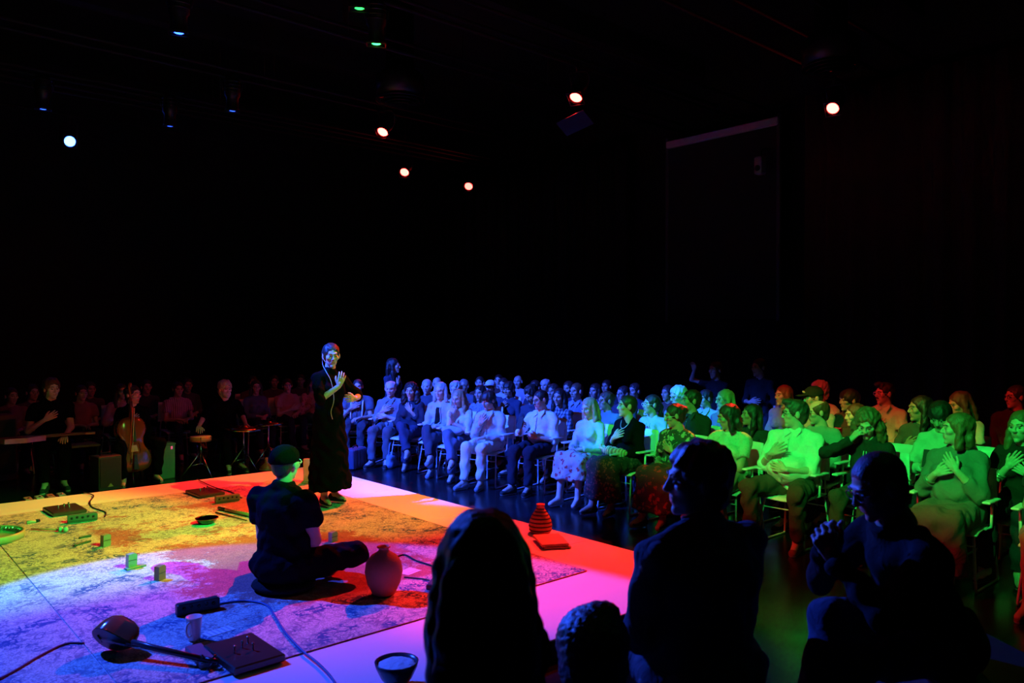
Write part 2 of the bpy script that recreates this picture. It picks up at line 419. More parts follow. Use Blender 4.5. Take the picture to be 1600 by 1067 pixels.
HAIR_SHAPES = {}
FACECUT = ('e', (0, .105, -.045), (.080, .085, .115))
def hair_shape(kind, lod):
    key = (kind, lod)
    if key in HAIR_SHAPES: return HAIR_SHAPES[key]
    vox = {0: .007, 1: .009, 2: .012}[lod]
    base = [('e', (0, -.020, .036), (.087, .104, .094)), ('e', (0, -.058, -.025), (.070, .052, .070))]
    cut = [FACECUT]; k = .02; amp = .0022; f = 2.2
    if kind == 'short': pass
    elif kind == 'crop': base = [('e', (0, -.018, .035), (.082, .101, .089)), ('e', (0, -.058, -.025), (.066, .049, .060))]; amp = .001
    elif kind == 'thick': base = [('e', (0, -.022, .045), (.094, .112, .100)), ('e', (0, -.060, -.03), (.080, .058, .080))]; amp = .004
    elif kind == 'side': base += [('e', (.02, .05, .105), (.065, .055, .030))]; amp = .003
    elif kind == 'fringe': cut = cut + [('e', (0, .03, .135), (.074, .115, .092))]; amp = .0015
    elif kind == 'bangs': base = [('e', (0, -.014, .036), (.092, .112, .096)), ('e', (0, -.058, -.06), (.085, .055, .09))]; cut = [('e', (0, .115, -.075), (.072, .075, .100))]
    elif kind == 'bob': base += [('c', (.078, -.005, .03), (.088, .006, -.12), .028, .030), ('c', (-.078, -.005, .03), (-.088, .006, -.12), .028, .030), ('e', (0, -.065, -.07), (.092, .055, .095))]
    elif kind == 'long':
        base += [('c', (.077, -.008, .03), (.090, .0, -.12), .026, .032), ('c', (.090, .0, -.12), (.092, .03, -.27), .032, .022), ('c', (-.077, -.008, .03), (-.090, .0, -.12), .026, .032), ('c', (-.090, .0, -.12), (-.092, .03, -.27), .032, .022), ('e', (0, -.085, -.10), (.10, .045, .20))]
    elif kind == 'verylong':
        base = [('e', (0, -.022, .036), (.093, .110, .098)), ('c', (.080, -.01, .03), (.098, -.01, -.14), .030, .036), ('c', (.098, -.01, -.14), (.10, -.01, -.40), .036, .03), ('c', (-.080, -.01, .03), (-.098, -.01, -.14), .030, .036), ('c', (-.098, -.01, -.14), (-.10, -.01, -.40), .036, .03), ('e', (0, -.10, -.19), (.115, .05, .33))]
    elif kind == 'curly':
        base = [('e', (0, -.026, .036), (.104, .112, .102)), ('e', (.094, -.01, -.05), (.048, .055, .075)), ('e', (-.094, -.01, -.05), (.048, .055, .075)), ('e', (.102, .005, -.14), (.050, .055, .075)), ('e', (-.102, .005, -.14), (.050, .055, .075)), ('e', (0, -.085, -.10), (.115, .06, .15))]; amp = .004; f = 3.1
    elif kind == 'afro': base = [('e', (0, -.03, .03), (.120, .125, .115)), ('e', (0, -.05, -.05), (.115, .09, .09)), ('e', (.05, -.10, .04), (.05, .05, .05)), ('e', (-.06, -.09, .0), (.05, .05, .06)), ('e', (.03, -.03, .12), (.06, .05, .04))]; amp = .0016; f = 5.5
    elif kind == 'updo': base += [('e', (0, -.112, .045), (.046, .042, .044))]
    elif kind == 'ponytail': base += [('c', (0, -.10, .04), (0, -.135, -.02), .028, .032), ('c', (0, -.135, -.02), (0, -.125, -.20), .032, .014)]
    V, Q = solid(base, vox, k, cut, .012)
    V = folds(V, Q, amp, 1.3, f); HAIR_SHAPES[key] = (V, Q); return V, Q
CACHE = {}
def shared(key, fn):
    if key not in CACHE: CACHE[key] = fn()
    return CACHE[key]
def shoe_mesh(kind, m):
    def mk():
        P = [('c', (0, -.045, -.045), (0, .135, -.055), .040, .036), ('c', (0, -.04, -.02), (0, .03, -.03), .040, .040), ('k', (0, -.02, -.03), (0, -.015, .02), .042, .043)]
        if kind == 'heel': P = [('c', (0, -.03, -.035), (0, .13, -.062), .032, .024), ('c', (0, -.04, -.05), (0, -.045, -.078), .012, .008)]
        V, Q = solid(P, .009, .02, cut=[('e', (0, 0, -.585), (1, 1, .5))], kcut=.004)
        sole = np.zeros(len(Q), int); z = V[Q].mean(1)[:, 2]; sole[z < -.066] = 1
        return np_mesh('shoe', V, Q, [m, mat('shoe_sole', (.7, .7, .68), .7)], sole)
    return shared(('shoe', kind, m.name), mk)
def glasses_mesh(m):
    def mk():
        b = MB()
        for s in (-1, 1):
            ring = [(s * .032 + .023 * math.cos(a), .098, .002 + .018 * math.sin(a)) for a in np.linspace(0, 2 * math.pi, 14, endpoint=False)]
            b.tube(ring, .0022, 5, closed=True); b.tube([(s * .055, .097, .006), (s * .079, .07, .008), (s * .083, -.005, .006)], .002, 5)
        b.tube([(-.010, .099, .006), (0, .101, .009), (.010, .099, .006)], .002, 5)
        return b.mesh('glasses', m)
    return shared(('glasses', m.name), mk)
def cap_mesh(kind, m):
    def mk():
        if kind == 'cap': P = [('e', (0, -.016, .047), (.090, .108, .086)), ('e', (0, .115, .047), (.066, .075, .010))]; cut = [('e', (0, 0, -.47), (1, 1, .5))]
        else: P = [('e', (0, -.020, .045), (.094, .112, .088))]; cut = [('e', (0, .03, -.485), (1, 1, .5))]
        V, Q = solid(P, .007, .012, cut, .004); return np_mesh('cap', V, Q, m)
    return shared(('cap', kind, m.name), mk)
def beard_mesh(kind, m):
    def mk():
        if kind == 'full': V, Q = solid([('e', (0, .026, -.060), (.064, .076, .066)), ('e', (0, .072, -.100), (.03, .028, .026))], .008, .02, cut=[('e', (0, .085, .005), (.085, .06, .05)), ('e', (0, .104, -.060), (.020, .02, .008)), ('e', (0, -.07, .0), (.1, .09, .2))], kcut=.01)
        else: V, Q = solid([('c', (-.022, .092, -.047), (0, .098, -.042), .005, .0065), ('c', (.022, .092, -.047), (0, .098, -.042), .005, .0065)], .004, .004)
        V = folds(V, Q, .001, .5, 3); return np_mesh('beard', V, Q, m)
    return shared(('beard', kind, m.name), mk)

def skin_rgb(t): return {'pale': (.62, .44, .36), 'mid': (.52, .34, .25), 'tan': (.40, .25, .17), 'dark': (.20, .115, .075)}[t]
def skin_mat(t):
    tones = {'pale': (.62, .44, .36), 'mid': (.52, .34, .25), 'tan': (.40, .25, .17), 'dark': (.20, .115, .075)}
    return mat('skin_' + t, tones[t], .5, var=.1, scale=22, bump=.08, bscale=90, spec=.4)
def ik(a, c, l1, l2, pole):
    a, c, pole = (np.array(v, float) for v in (a, c, pole)); d = c - a; L = np.linalg.norm(d) + 1e-9
    if L > (l1 + l2) * .995: c = a + d * (l1 + l2) * .995 / L; d = c - a; L = np.linalg.norm(d)
    x = (l1 * l1 - l2 * l2 + L * L) / (2 * L); h = math.sqrt(max(l1 * l1 - x * x, 0)); u = d / L
    p = pole - u * (pole @ u); p = p / (np.linalg.norm(p) + 1e-9)
    return a + u * x + p * h, c
def rz(a): c, s = math.cos(a), math.sin(a); return np.array([[c, -s, 0], [s, c, 0], [0, 0, 1.0]])
def rx(a): c, s = math.cos(a), math.sin(a); return np.array([[1.0, 0, 0], [0, c, -s], [0, s, c]])
def ry(a): c, s = math.cos(a), math.sin(a); return np.array([[c, 0, s], [0, 1.0, 0], [-s, 0, c]])
def unit(v): v = np.array(v, float); return v / (np.linalg.norm(v) + 1e-9)

STAGE_WOMAN = (3.93, 7.33)
SHIRT_INDEX = {}
def person(label, loc, face, top=1.28, seat=.45, lod=1, fem=False, w=1.0, belly=0.0, lean=0.0, twist=0.0, look=STAGE_WOMAN, pitch=0.0, tilt=0.0, yaw=None,
           arms=('lap', 'lap'), legs='sit', skin='mid', hair='short', haircol=(.03, .02, .018), shirt=(.3, .3, .32), pat=None, col2=(.05, .05, .05), sleeve='long',
           collar=True, bottom='trousers', trouser=(.03, .03, .04), bpat=None, bcol2=(.3, .05, .05), shoe=(.04, .04, .04), shoekind='shoe', glasses=None, cap=None, capcol=(.8, .8, .8), beard=None,
           group=None, extra=None, name='person', category='person'):
    """one figure; local +y is forward. face: heading in degrees (0 = +y, 90 = -x)"""
    root = empty(name, loc, face * D2R, label, category, group)
    vox = {0: .0125, 1: .018, 2: .024}[lod]
    R = rz(twist * D2R) @ rx(-lean * D2R); up = R @ np.array([0, 0, 1.0]); fw = R @ np.array([0, 1.0, 0]); rt = R @ np.array([1.0, 0, 0])
    standing = legs in ('stand', 'dress')
    if standing: s = top / 1.70; hipz = .90 * s; P0 = np.array([0, 0, hipz]); k = s
    else:
        s = min(max((top - seat + .45) / 1.30, .90), 1.06); P0 = np.array([0, -.03, seat + .095 * s])
        k = (top - P0[2] - .262) / (.52 * math.cos(lean * D2R)); k = min(max(k, .74), 1.14)
    if standing: k = (top - hipz - .262) / (.52 * math.cos(lean * D2R))
    sp = lambda t, f=0.0, r=0.0: P0 + up * (t * k) + fw * f + rt * r
    shw = (.152 if fem else .176) * (.5 + .5 * w) * s
    nb = sp(.52, .01); hs = 1.03 * (s if s < .97 else 1.0) if not standing else 1.03
    hc = nb + up * .045 + np.array([0, .028, .092])
    # head direction
    if yaw is None:
        dx, dy = look[0] - loc[0], look[1] - loc[1]; ang = math.atan2(-dx, dy) / D2R - face; ang = (ang + 180) % 360 - 180; yaw = max(-68, min(68, ang * .92))
    HR = rz(yaw * D2R) @ rx(pitch * D2R) @ ry(tilt * D2R)
    sh = {+1: sp(.425, 0, shw), -1: sp(.425, 0, -shw)}
    UA, FA = .285 * s, .245 * s
    bf = .115 * w + belly          # how far the front of the trunk stands out
    wr, el, hd = {}, {}, {}
    for sd, pose in zip((+1, -1), arms):
        kind = 'flat'; pole = np.array([sd * .55, -.6, -.7])
        if isinstance(pose, dict):
            t, fd, pn, kind = np.array(pose['at'], float), pose['dir'], pose['palm'], pose.get('hand', 'relax'); pole = np.array(pose.get('pole', pole), float)
        elif pose == 'chest': t = sp(.285, bf + .045, sd * .085); fd = rt * (-sd * .86) + up * .5; pn = -fw; pole = np.array([sd * .55, -.15, -.95])
        elif pose == 'chest_high': t = sp(.33, bf + .045, sd * .06); fd = rt * (-sd * .6) + up * .8; pn = -fw; pole = np.array([sd * .5, -.1, -.95])
        elif pose == 'belly': t = sp(.15, bf + .05, sd * .07); fd = rt * (-sd * .98) + up * .12; pn = -fw; pole = np.array([sd * .7, -.6, -.6])
        elif pose == 'cross': t = sp(.21, bf + .055, -sd * .01); fd = rt * (-sd * .98) + up * (.16 if sd > 0 else -.05); pn = -fw; pole = np.array([sd * .65, -.25, -.9])
        elif pose == 'lap': t = np.array([sd * .075, .235, seat + .19 * s]); fd = (-sd * .75, .65, -.1); pn = (0, 0, -1); kind = 'relax'
        elif pose == 'clasp': t = np.array([sd * .06, .27, seat + .21 * s]); fd = (-sd * .85, .5, -.05); pn = (0, -.6, -.8); kind = 'curl'
        elif pose == 'knee': t = np.array([sd * .12, .34, seat + .185 * s]); fd = (-sd * .15, .97, -.2); pn = (0, 0, -1); kind = 'relax'
        elif pose == 'chin': t = hc + np.array([sd * .035, .10, -.20]); fd = (-sd * .25, -.05, .95); pn = (0, -1, .1); kind = 'curl'
        elif pose == 'pray': t = sp(.34, bf + .12, sd * .022); fd = up * .95 + fw * .2; pn = rt * (-sd); pole = np.array([sd * 1., -.1, -.9])
        elif pose == 'phone': t = sp(.26, bf + .20, sd * .055); fd = up * .75 + rt * (-sd * .4) + fw * .35; pn = rt * (-sd * .6) - fw * .8; kind = 'curl'; pole = np.array([sd * .8, -.3, -.8])
        elif pose == 'face': t = hc + np.array([sd * .10, .10, -.14]); fd = (-sd * .55, -.25, .75); pn = (-sd * .6, -.7, 0); kind = 'relax'; pole = np.array([sd * .9, .2, -.6])
        elif pose == 'side': t = np.array([sd * (shw + .10), .05, P0[2] - .08]); fd = (0, .15, -1); pn = (-sd, 0, 0); kind = 'relax'; pole = np.array([0, -1, 0])
        elif pose == 'up': t = hc + np.array([sd * .22, .22, .0]); fd = (0, .2, 1); pn = (0, 1, 0); kind = 'relax'
        else: t = np.array([sd * .12, .34, seat + .185 * s]); fd = (0, 1, 0); pn = (0, 0, -1)
        el[sd], wr[sd] = ik(sh[sd], t, UA, FA, pole); hd[sd] = (unit(fd), unit(pn), kind)
    # legs
    hip = {+1: P0 + np.array([.092 * s, .0, -.01]), -1: P0 + np.array([-.092 * s, .0, -.01])}; kn, an, toe = {}, {}, {}
    th = .43 * s
    for sd in (1, -1):
        kz = seat + .062 * s
        if legs == 'sit': kn[sd] = np.array([sd * .115, th - .03, kz]); an[sd] = np.array([sd * .10, th + .0 + (.05 if sd > 0 else -.02), .085])
        elif legs == 'wide': kn[sd] = np.array([sd * .23, th - .06, kz]); an[sd] = np.array([sd * .20, th - .10 + (.05 if sd > 0 else -.02), .085])
        elif legs == 'tuck': kn[sd] = np.array([sd * .08, th - .03, kz]); an[sd] = np.array([sd * .06, th - .16, .085])
        elif legs == 'cross':
            if sd > 0: kn[sd] = np.array([-.02, th - .02, kz + .115]); an[sd] = np.array([-.19, th + .16, seat - .16])
            else: kn[sd] = np.array([-.10, th - .03, kz]); an[sd] = np.array([-.07, th - .04, max(.085, seat - .42)])
        elif legs == 'floor':
            kn[sd] = np.array([sd * .36, .33, P0[2] + .02]); an[sd] = np.array([-sd * .10, .36 + (.06 if sd > 0 else 0), seat - .02])
        elif standing: hip[sd] = P0 + np.array([sd * .09 * s, 0, 0]); kn[sd] = np.array([sd * .085, .02, .48 * s]); an[sd] = np.array([sd * .085, -.02 + (.05 if sd > 0 else 0), .085])
        elif legs == 'high':   # on a tall stool, feet on the rung or the floor
            kn[sd] = np.array([sd * .13, th - .04, seat + .04]); an[sd] = np.array([sd * .11, th + .06, max(seat - .40 * s, .085)])
        sdx = an[sd] - kn[sd]
        toe[sd] = an[sd] + (np.array([sd * .03, .12, -.045]) if legs not in ('cross',) or sd < 0 else unit((.2 * -1, .75, -.35)) * .13)
    # ---- skin body, one surface; slimmer where cloth covers it
    tight = -.010
    ell = lambda c, r: ('e', tuple(c), tuple(r), R)
    chest_r = (.148 * w * s, .105 * w * s, .165 * k)
    def trunk(g):
        T = [ell(sp(0.0, -.005), (.165 * w * s + g, .122 * w * s + g, .115 * s + g)), ell(sp(.145, .012 + belly * .6), ((.132 if fem else .142) * w * s + g + belly * .3, .104 * w * s + g + belly * .75, .15 * k + g)),
             ell(sp(.33, .0), (chest_r[0] + g, chest_r[1] + g, chest_r[2] + g)), ('c', tuple(sh[1] - rt * .01), tuple(sh[-1] + rt * .01), .050 * s + g, .050 * s + g), ('c', tuple(sh[1] - rt * .05 + up * .012), tuple(nb - up * .01), .040 * s + g, .042 * s + g), ('c', tuple(sh[-1] + rt * .05 + up * .012), tuple(nb - up * .01), .040 * s + g, .042 * s + g)]
        if fem: T += [('e', tuple(sp(.30, .085 * w, .07 * w)), (.062 * w + g, .06 * w + g, .066 + g)), ('e', tuple(sp(.30, .085 * w, -.07 * w)), (.062 * w + g, .06 * w + g, .066 + g))]
        return T
    B = trunk(tight) + [('c', tuple(nb - up * .02), tuple(hc + HR @ np.array([0, -.02, -.06])), .054 * s, .050)]
    for sd in (1, -1):
        B += [('c', tuple(sh[sd]), tuple(el[sd]), .050 * w * s + tight, .037 * (.4 + .6 * w) * s), ('c', tuple(el[sd]), tuple(wr[sd]), .037 * (.4 + .6 * w) * s, .026 * s),
              ('c', tuple(hip[sd]), tuple(kn[sd]), .084 * w * s + tight, .056 * s + tight * .5), ('c', tuple(kn[sd]), tuple((kn[sd] * .6 + an[sd] * .4) + np.array([0, -.015, 0])), .052 * s, .050 * s), ('c', tuple(kn[sd] * .6 + an[sd] * .4 + np.array([0, -.015, 0])), tuple(an[sd]), .050 * s, .034 * s),
              ('c', tuple(an[sd]), tuple(toe[sd]), .034, .026)]
    bv, bq = solid(B, vox, .022)
    parts = [(bv, bq, np.zeros(len(bq), int))]
    hv, hq, hm = head(lod, fem); parts.append((hc + (hv * hs) @ HR.T, hq, hm))
    for sd in (1, -1):
        f, pn, kind = hd[sd]; z = -unit(pn - f * (pn @ f)); x = np.cross(f, z)
        hv, hq = hand(lod, kind); M = np.stack([x, f, z], 1); v = hv.copy()
        q = hq
        if sd < 0: v[:, 0] *= -1; q = hq[:, ::-1]
        parts.append((wr[sd] + (v * (.93 if fem else 1.02)) @ M.T, q, np.zeros(len(q), int)))
    V, Q, MI = join(parts)
    sk = skin_mat(skin); hm_ = hair_mat(haircol)
    link('body', np_mesh('body', V, Q, [sk, mat('lips_' + skin, tuple(np.array(skin_rgb(skin)) * np.array([.85, .55, .55])), .45), mat('eye_white', (.34, .33, .31), .25, var=.02), mat('iris', (.03, .02, .015), .2), hm_], MI), root)
    # ---- shirt
    g = .012
    T = trunk(g); q0 = T[0]; T[0] = ('e', q0[1], tuple(np.array(q0[2]) + (.008 if legs != 'dress' else -.01)), R)
    if collar: T.append(('kk', tuple(nb - up * .035 - fw * .008), tuple(nb + up * .022 + fw * .006), .068 * s, .063 * s))
    ends = {'long': 1.0, 'three': .62, 'elbow': .1, 'short': -.42, 'none': -1}
    for sd in (1, -1):
        e = ends[sleeve]; a, b2, c = sh[sd], el[sd], wr[sd]
        if e >= 0:
            T.append(('c', tuple(a), tuple(b2), .043 * (.4 + .6 * w) * s + g, .040 * (.4 + .6 * w) * s + g))
            T.append(('k', tuple(b2), tuple(b2 + (c - b2) * max(e, .12)), .040 * (.4 + .6 * w) * s + g, .027 * s + g + (.010 if e < 1 else 0)))
        elif e > -.9: T.append(('k', tuple(a), tuple(a + (b2 - a) * (1 + e)), .046 * w * s + g, .050 * w * s + g))
    if sleeve == 'none': T = [t for i, t in enumerate(T)]
    ck = [('e', tuple(nb + up * .055 + fw * .035), (.056, .075, .055))]
    sv, sq = solid(T, vox, .024, cut=ck, kcut=.012)
    seed = (sum(map(ord, label)) % 97) * .31
    sv = folds(sv, sq, (.0062 if lod < 2 else .004) , seed)
    link('dress' if legs == 'dress' else 'shirt', np_mesh('shirt', sv, sq, cloth(shirt, pat, col2)), root)
    # ---- trousers or skirt
    L = [ell(sp(-.01, -.005), (.165 * w * s + .009, .122 * w * s + .009, .118 * s))]
    if bottom == 'trousers':
        for sd in (1, -1):
            L += [('c', tuple(hip[sd]), tuple(kn[sd]), .092 * w * s, .070 * s * (.6 + .4 * w)), ('k', tuple(kn[sd]), tuple(kn[sd] + (an[sd] - kn[sd]) * .93), .068 * s * (.6 + .4 * w), .060 * s)]
    elif bottom == 'shorts':
        for sd in (1, -1): L += [('k', tuple(hip[sd]), tuple(kn[sd] + (hip[sd] - kn[sd]) * .05), .095 * w * s, .080 * s)]
    elif bottom in ('skirt', 'midi'):
        km = (kn[1] + kn[-1]) / 2; hz = .16 if bottom == 'skirt' else .30
        for sd in (1, -1): L += [('c', tuple(hip[sd]), tuple(kn[sd]), .105 * w * s, .092 * s)]
        L += [('c', tuple(P0 + np.array([0, .05, 0])), tuple(km), .10, .09), ('k', tuple(km + np.array([0, -.02, -.0])), tuple((km[0], km[1] + .0, hz)), .115, .135)]
        for sd in (1, -1): L += [('k', tuple(kn[sd]), (kn[sd][0] * 1.25, kn[sd][1] + .02, hz), .085, .095)]
    elif bottom == 'gown':
        L += [ell(sp(.12, .0), (.158 * s, .125 * s, .13)), ('k', tuple(sp(.02)), (0, .01, .17), .16 * s, .215), ('k', (.05, 0, P0[2] - .2), (.10, .03, .17), .10, .135), ('k', (-.05, 0, P0[2] - .2), (-.10, .03, .17), .10, .135)]
    lv, lq = solid(L, vox, .035)
    lv = folds(lv, lq, .006 if bottom != 'gown' else .008, seed + 2, 1.0)
    link({'trousers': 'trousers', 'shorts': 'shorts', 'skirt': 'skirt', 'midi': 'skirt', 'gown': 'skirt'}[bottom], np_mesh('trousers', lv, lq, cloth(trouser, bpat, bcol2)), root)
    # ---- hair, cap, glasses, beard, shoes
    def on_head(nm, me, sc=1.0):
        o = link(nm, me, root); M = Matrix([list(r) for r in HR]).to_4x4(); M.translation = Vector(hc); o.matrix_local = M @ Matrix.Scale(hs * sc, 4); return o
    if hair and hair != 'bald':
        on_head('hair', shared(('hair', hair, hm_.name, lod), lambda: np_mesh('hair', *hair_shape(hair, lod), hm_)))
    if cap: on_head('cap', cap_mesh(cap, cloth(capcol)), 1.0)
    if glasses: on_head('glasses', glasses_mesh(mat('glasses_' + glasses, {'dark': (.02, .02, .02), 'clear': (.75, .75, .78)}[glasses], .25)))
    if beard: on_head('beard', beard_mesh(beard, hm_))
    if legs != 'floor' or True:
        for sd in (1, -1):
            o = link('shoe', shoe_mesh(shoekind, cloth(shoe)), root); d = toe[sd] - an[sd]
            a = math.atan2(-d[0], d[1]); pz = 0.0
            if legs == 'cross' and sd > 0: pz = math.atan2(d[2] + .045, math.hypot(d[0], d[1]))
            o.rotation_euler = (pz, 0, a); o.location = tuple(an[sd] + np.array([0, .0, .0 if an[sd][2] > .1 else .080 - an[sd][2]])); o.scale = (s * (.88 if fem else 1),) * 3
    return root, dict(root=root, sv=sv, rt=rt, fw=fw, up=up, nb=nb, el=el, s=s, wr=wr, hd=hd, hc=hc, HR=HR, kn=kn, an=an, sp=sp, sh=sh, P0=P0)

def front_path(I, x0, x1, t0, t1, n=12, lift=.006):
    """line down the front of a shirt, lying on the cloth; x0..x1 sideways, t0..t1 along the spine"""
    rel = I['sv'] - I['P0']; a, b, c = rel @ I['rt'], rel @ I['fw'], rel @ I['up']; out = []
    k = np.linalg.norm(I['sp'](1.0) - I['sp'](0.0))
    for i in range(n + 1):
        u = i / n; x = x0 + (x1 - x0) * u; h = (t0 + (t1 - t0) * u) * k
        d2 = (a - x) ** 2 + (c - h) ** 2 + np.where(b < .0, 9, 0); j = np.argsort(d2)[:14]; f = np.sort(b[j])[2:5].mean() + lift + .004
        out.append(tuple(I['P0'] + I['rt'] * x + I['fw'] * f + I['up'] * h))
    return smooth_path(out, 2)
def strip(I, name, paths, r, m):
    b = MB()
    for p in paths: b.tube(p, r, 5)
    return b.build(name, m, I['root'])
def shirt_front(I, m, buttons=True):
    """turned-down collar and button placket"""
    nb, rt, fw, up = I['nb'], I['rt'], I['fw'], I['up']; c = MB()
    for sd in (1, -1):
        A = nb + rt * sd * .062 + fw * .018 + up * .022; B = nb + fw * .078 - up * .028 + rt * sd * .004; C = nb + rt * sd * .055 + fw * .100 - up * .075; D = nb + rt * sd * .085 + fw * .062 - up * .012
        n = fw * .007; vs = [A, B, C, D, A + n, B + n, C + n, D + n]; f = [(0, 1, 2, 3), (7, 6, 5, 4), (0, 4, 5, 1), (1, 5, 6, 2), (2, 6, 7, 3), (3, 7, 4, 0)]
        c.add([tuple(v) for v in vs], f)
    c.build('collar', m, I['root'])
    strip(I, 'placket', [front_path(I, 0, 0, .44, .04)], .009, m)
    if buttons:
        bt = MB()
        for p in front_path(I, 0, 0, .42, .06, 7, .016)[::2]: bt.lathe([(0, -.003), (.006, 0), (0, .003)], tuple(p), 6)
        bt.build('buttons', mat('shirt_button', (.25, .24, .22), .4), I['root'])
def bracelet(I, sd, m, name='bracelet', r=.036, at=.08):
    w_, e = I['wr'][sd], I['el'][sd]; d = unit(e - w_); c = w_ + d * at; a = unit(np.cross(d, (0, 0, 1.0))); b = np.cross(d, a)
    MB().tube([tuple(c + (a * math.cos(t) + b * math.sin(t)) * r * I['s']) for t in np.linspace(0, 2 * math.pi, 14, endpoint=False)], .006, 6, closed=True).build(name, m, I['root'])

# ------------------------------------------------------------------ room shell
BLACKWALL = mat('black_wall_paint', (.012, .012, .013), .8, var=.3, scale=2, bump=.15, bscale=40, spec=.2)
def floor_mat():
    m, nt, b = _new('black_dance_floor'); N, L = nt.nodes, nt.links
    b.inputs['Base Color'].default_value = (.009, .009, .011, 1); b.inputs['Specular IOR Level'].default_value = .34
    tc = N.new('ShaderNodeTexCoord'); n = N.new('ShaderNodeTexNoise'); n.inputs['Scale'].default_value = 3.5; n.inputs['Detail'].default_value = 5
    L.new(tc.outputs['Object'], n.inputs['Vector'])
    r = N.new('ShaderNodeMapRange'); r.inputs['To Min'].default_value = .14; r.inputs['To Max'].default_value = .30
    L.new(n.outputs['Fac'], r.inputs['Value']); L.new(r.outputs['Result'], b.inputs['Roughness'])
    MATS['floor'] = m; return m
X0, X1, Y0, Y1, ZC = -7.0, 12.8, -5.0, 17.5, 7.2
def slab(name, c, d, m):
    o = MB().box((0, 0, 0), d).build(name, m, None, c); tag(o, kind='structure'); return o
slab('floor', ((X0 + X1) / 2, (Y0 + Y1) / 2, -.05), (X1 - X0, Y1 - Y0, .1), floor_mat())
slab('ceiling', ((X0 + X1) / 2, (Y0 + Y1) / 2, ZC + .05), (X1 - X0, Y1 - Y0, .1), BLACKWALL)
slab('wall_right', (X1 + .05, (Y0 + Y1) / 2, ZC / 2), (.1, Y1 - Y0, ZC), BLACKWALL)
slab('wall_left', (X0 - .05, (Y0 + Y1) / 2, ZC / 2), (.1, Y1 - Y0, ZC), BLACKWALL)
slab('wall_back', ((X0 + X1) / 2, Y1 + .05, ZC / 2), (X1 - X0 + .2, .1, ZC), BLACKWALL)
slab('wall_front', ((X0 + X1) / 2, Y0 - .05, ZC / 2), (X1 - X0 + .2, .1, ZC), BLACKWALL)
for i, y in enumerate(np.arange(-3, 17, 4.0)):
    slab('trim_%d' % (i + 1), ((X0 + X1) / 2, y, ZC - .2), (X1 - X0, .25, .38), BLACKWALL)

# drapes along the right wall
def drape(y0, y1, z0, z1, m, label):
    n = int((y1 - y0) / .045); vs, fs = [], []
    for i in range(n + 1):
        y = y0 + (y1 - y0) * i / n; a = y * 2 * math.pi / .42
        for j, z in enumerate(np.linspace(z0, z1, 7)):
            am = .085 * (1.1 - .45 * j / 6); x = am * math.sin(a + .5 * math.sin(y * 1.7 + z * .4)) + .02 * math.sin(3.1 * a)
            vs.append((x, y, z))
    for i in range(n):
        for j in range(6): k = i * 7 + j; fs.append((k, k + 7, k + 8, k + 1))
    me = bpy.data.meshes.new('curtain'); me.from_pydata(vs, [], fs); me.materials.append(m); me.polygons.foreach_set('use_smooth', [True] * len(fs))
    o = link('curtain', me, None, (12.45, 0, 0)); sd = o.modifiers.new('thick', 'SOLIDIFY'); sd.thickness = .006
    return tag(o, label, 'curtain', 'drapes on the right wall')
velvet = cloth((.10, .03, .025))
drape(-4.5, 1.2, .03, 5.9, velvet, 'dark heavy drape at the near end of the right wall')
drape(1.4, 6.6, .03, 5.9, velvet, 'dark red folded drape hanging behind the right-hand rows')
blackv = cloth((.02, .02, .022))
drape(10.4, 16.8, .03, 5.9, blackv, 'black drape at the far end of the right wall')

# projection screen and loudspeaker high on the right wall
ps = empty('projection_screen', (12.25, 8.16, 0), 0, 'dark framed projection screen high on the right wall with a pale top band', 'screen')
MB().box((0, 0, 3.82), (.03, 2.3, 3.3)).build('screen_cloth', mat('screen_cloth', (.02, .02, .022), .9), ps)
MB().box((-.03, 0, 5.54), (.10, 2.34, .14), None, .02).build('screen_case', mat('screen_case', (.55, .52, .6), .5), ps)
for yy in (-1.17, 1.17): MB().box((-.02, yy, 3.9), (.06, .06, 3.55), None, .01).build('screen_edge', mat('screen_edge', (.1, .1, .12), .5), ps)
sp_ = empty('wall_speaker', (11.9, 7.15, 4.75), 0, 'small pale loudspeaker hanging before the projection screen', 'speaker')
MB().box((0, 0, 0), (.16, .14, .30), None, .02).build('cabinet', mat('speaker_white', (.4, .36, .42), .6), sp_)
MB().lathe([(.0, .0), (.05, .0), (.05, .012)], (-.082, 0, -.05), 16, rot(0, -90, 0)).build('driver', mat('speaker_cone', (.03, .03, .03), .7), sp_)
MB().tube([(0, 0, .15), (.08, 0, .3), (.45, 0, .35)], .012).build('bracket', mat('black_metal', (.02, .02, .022), .4, .6), sp_)

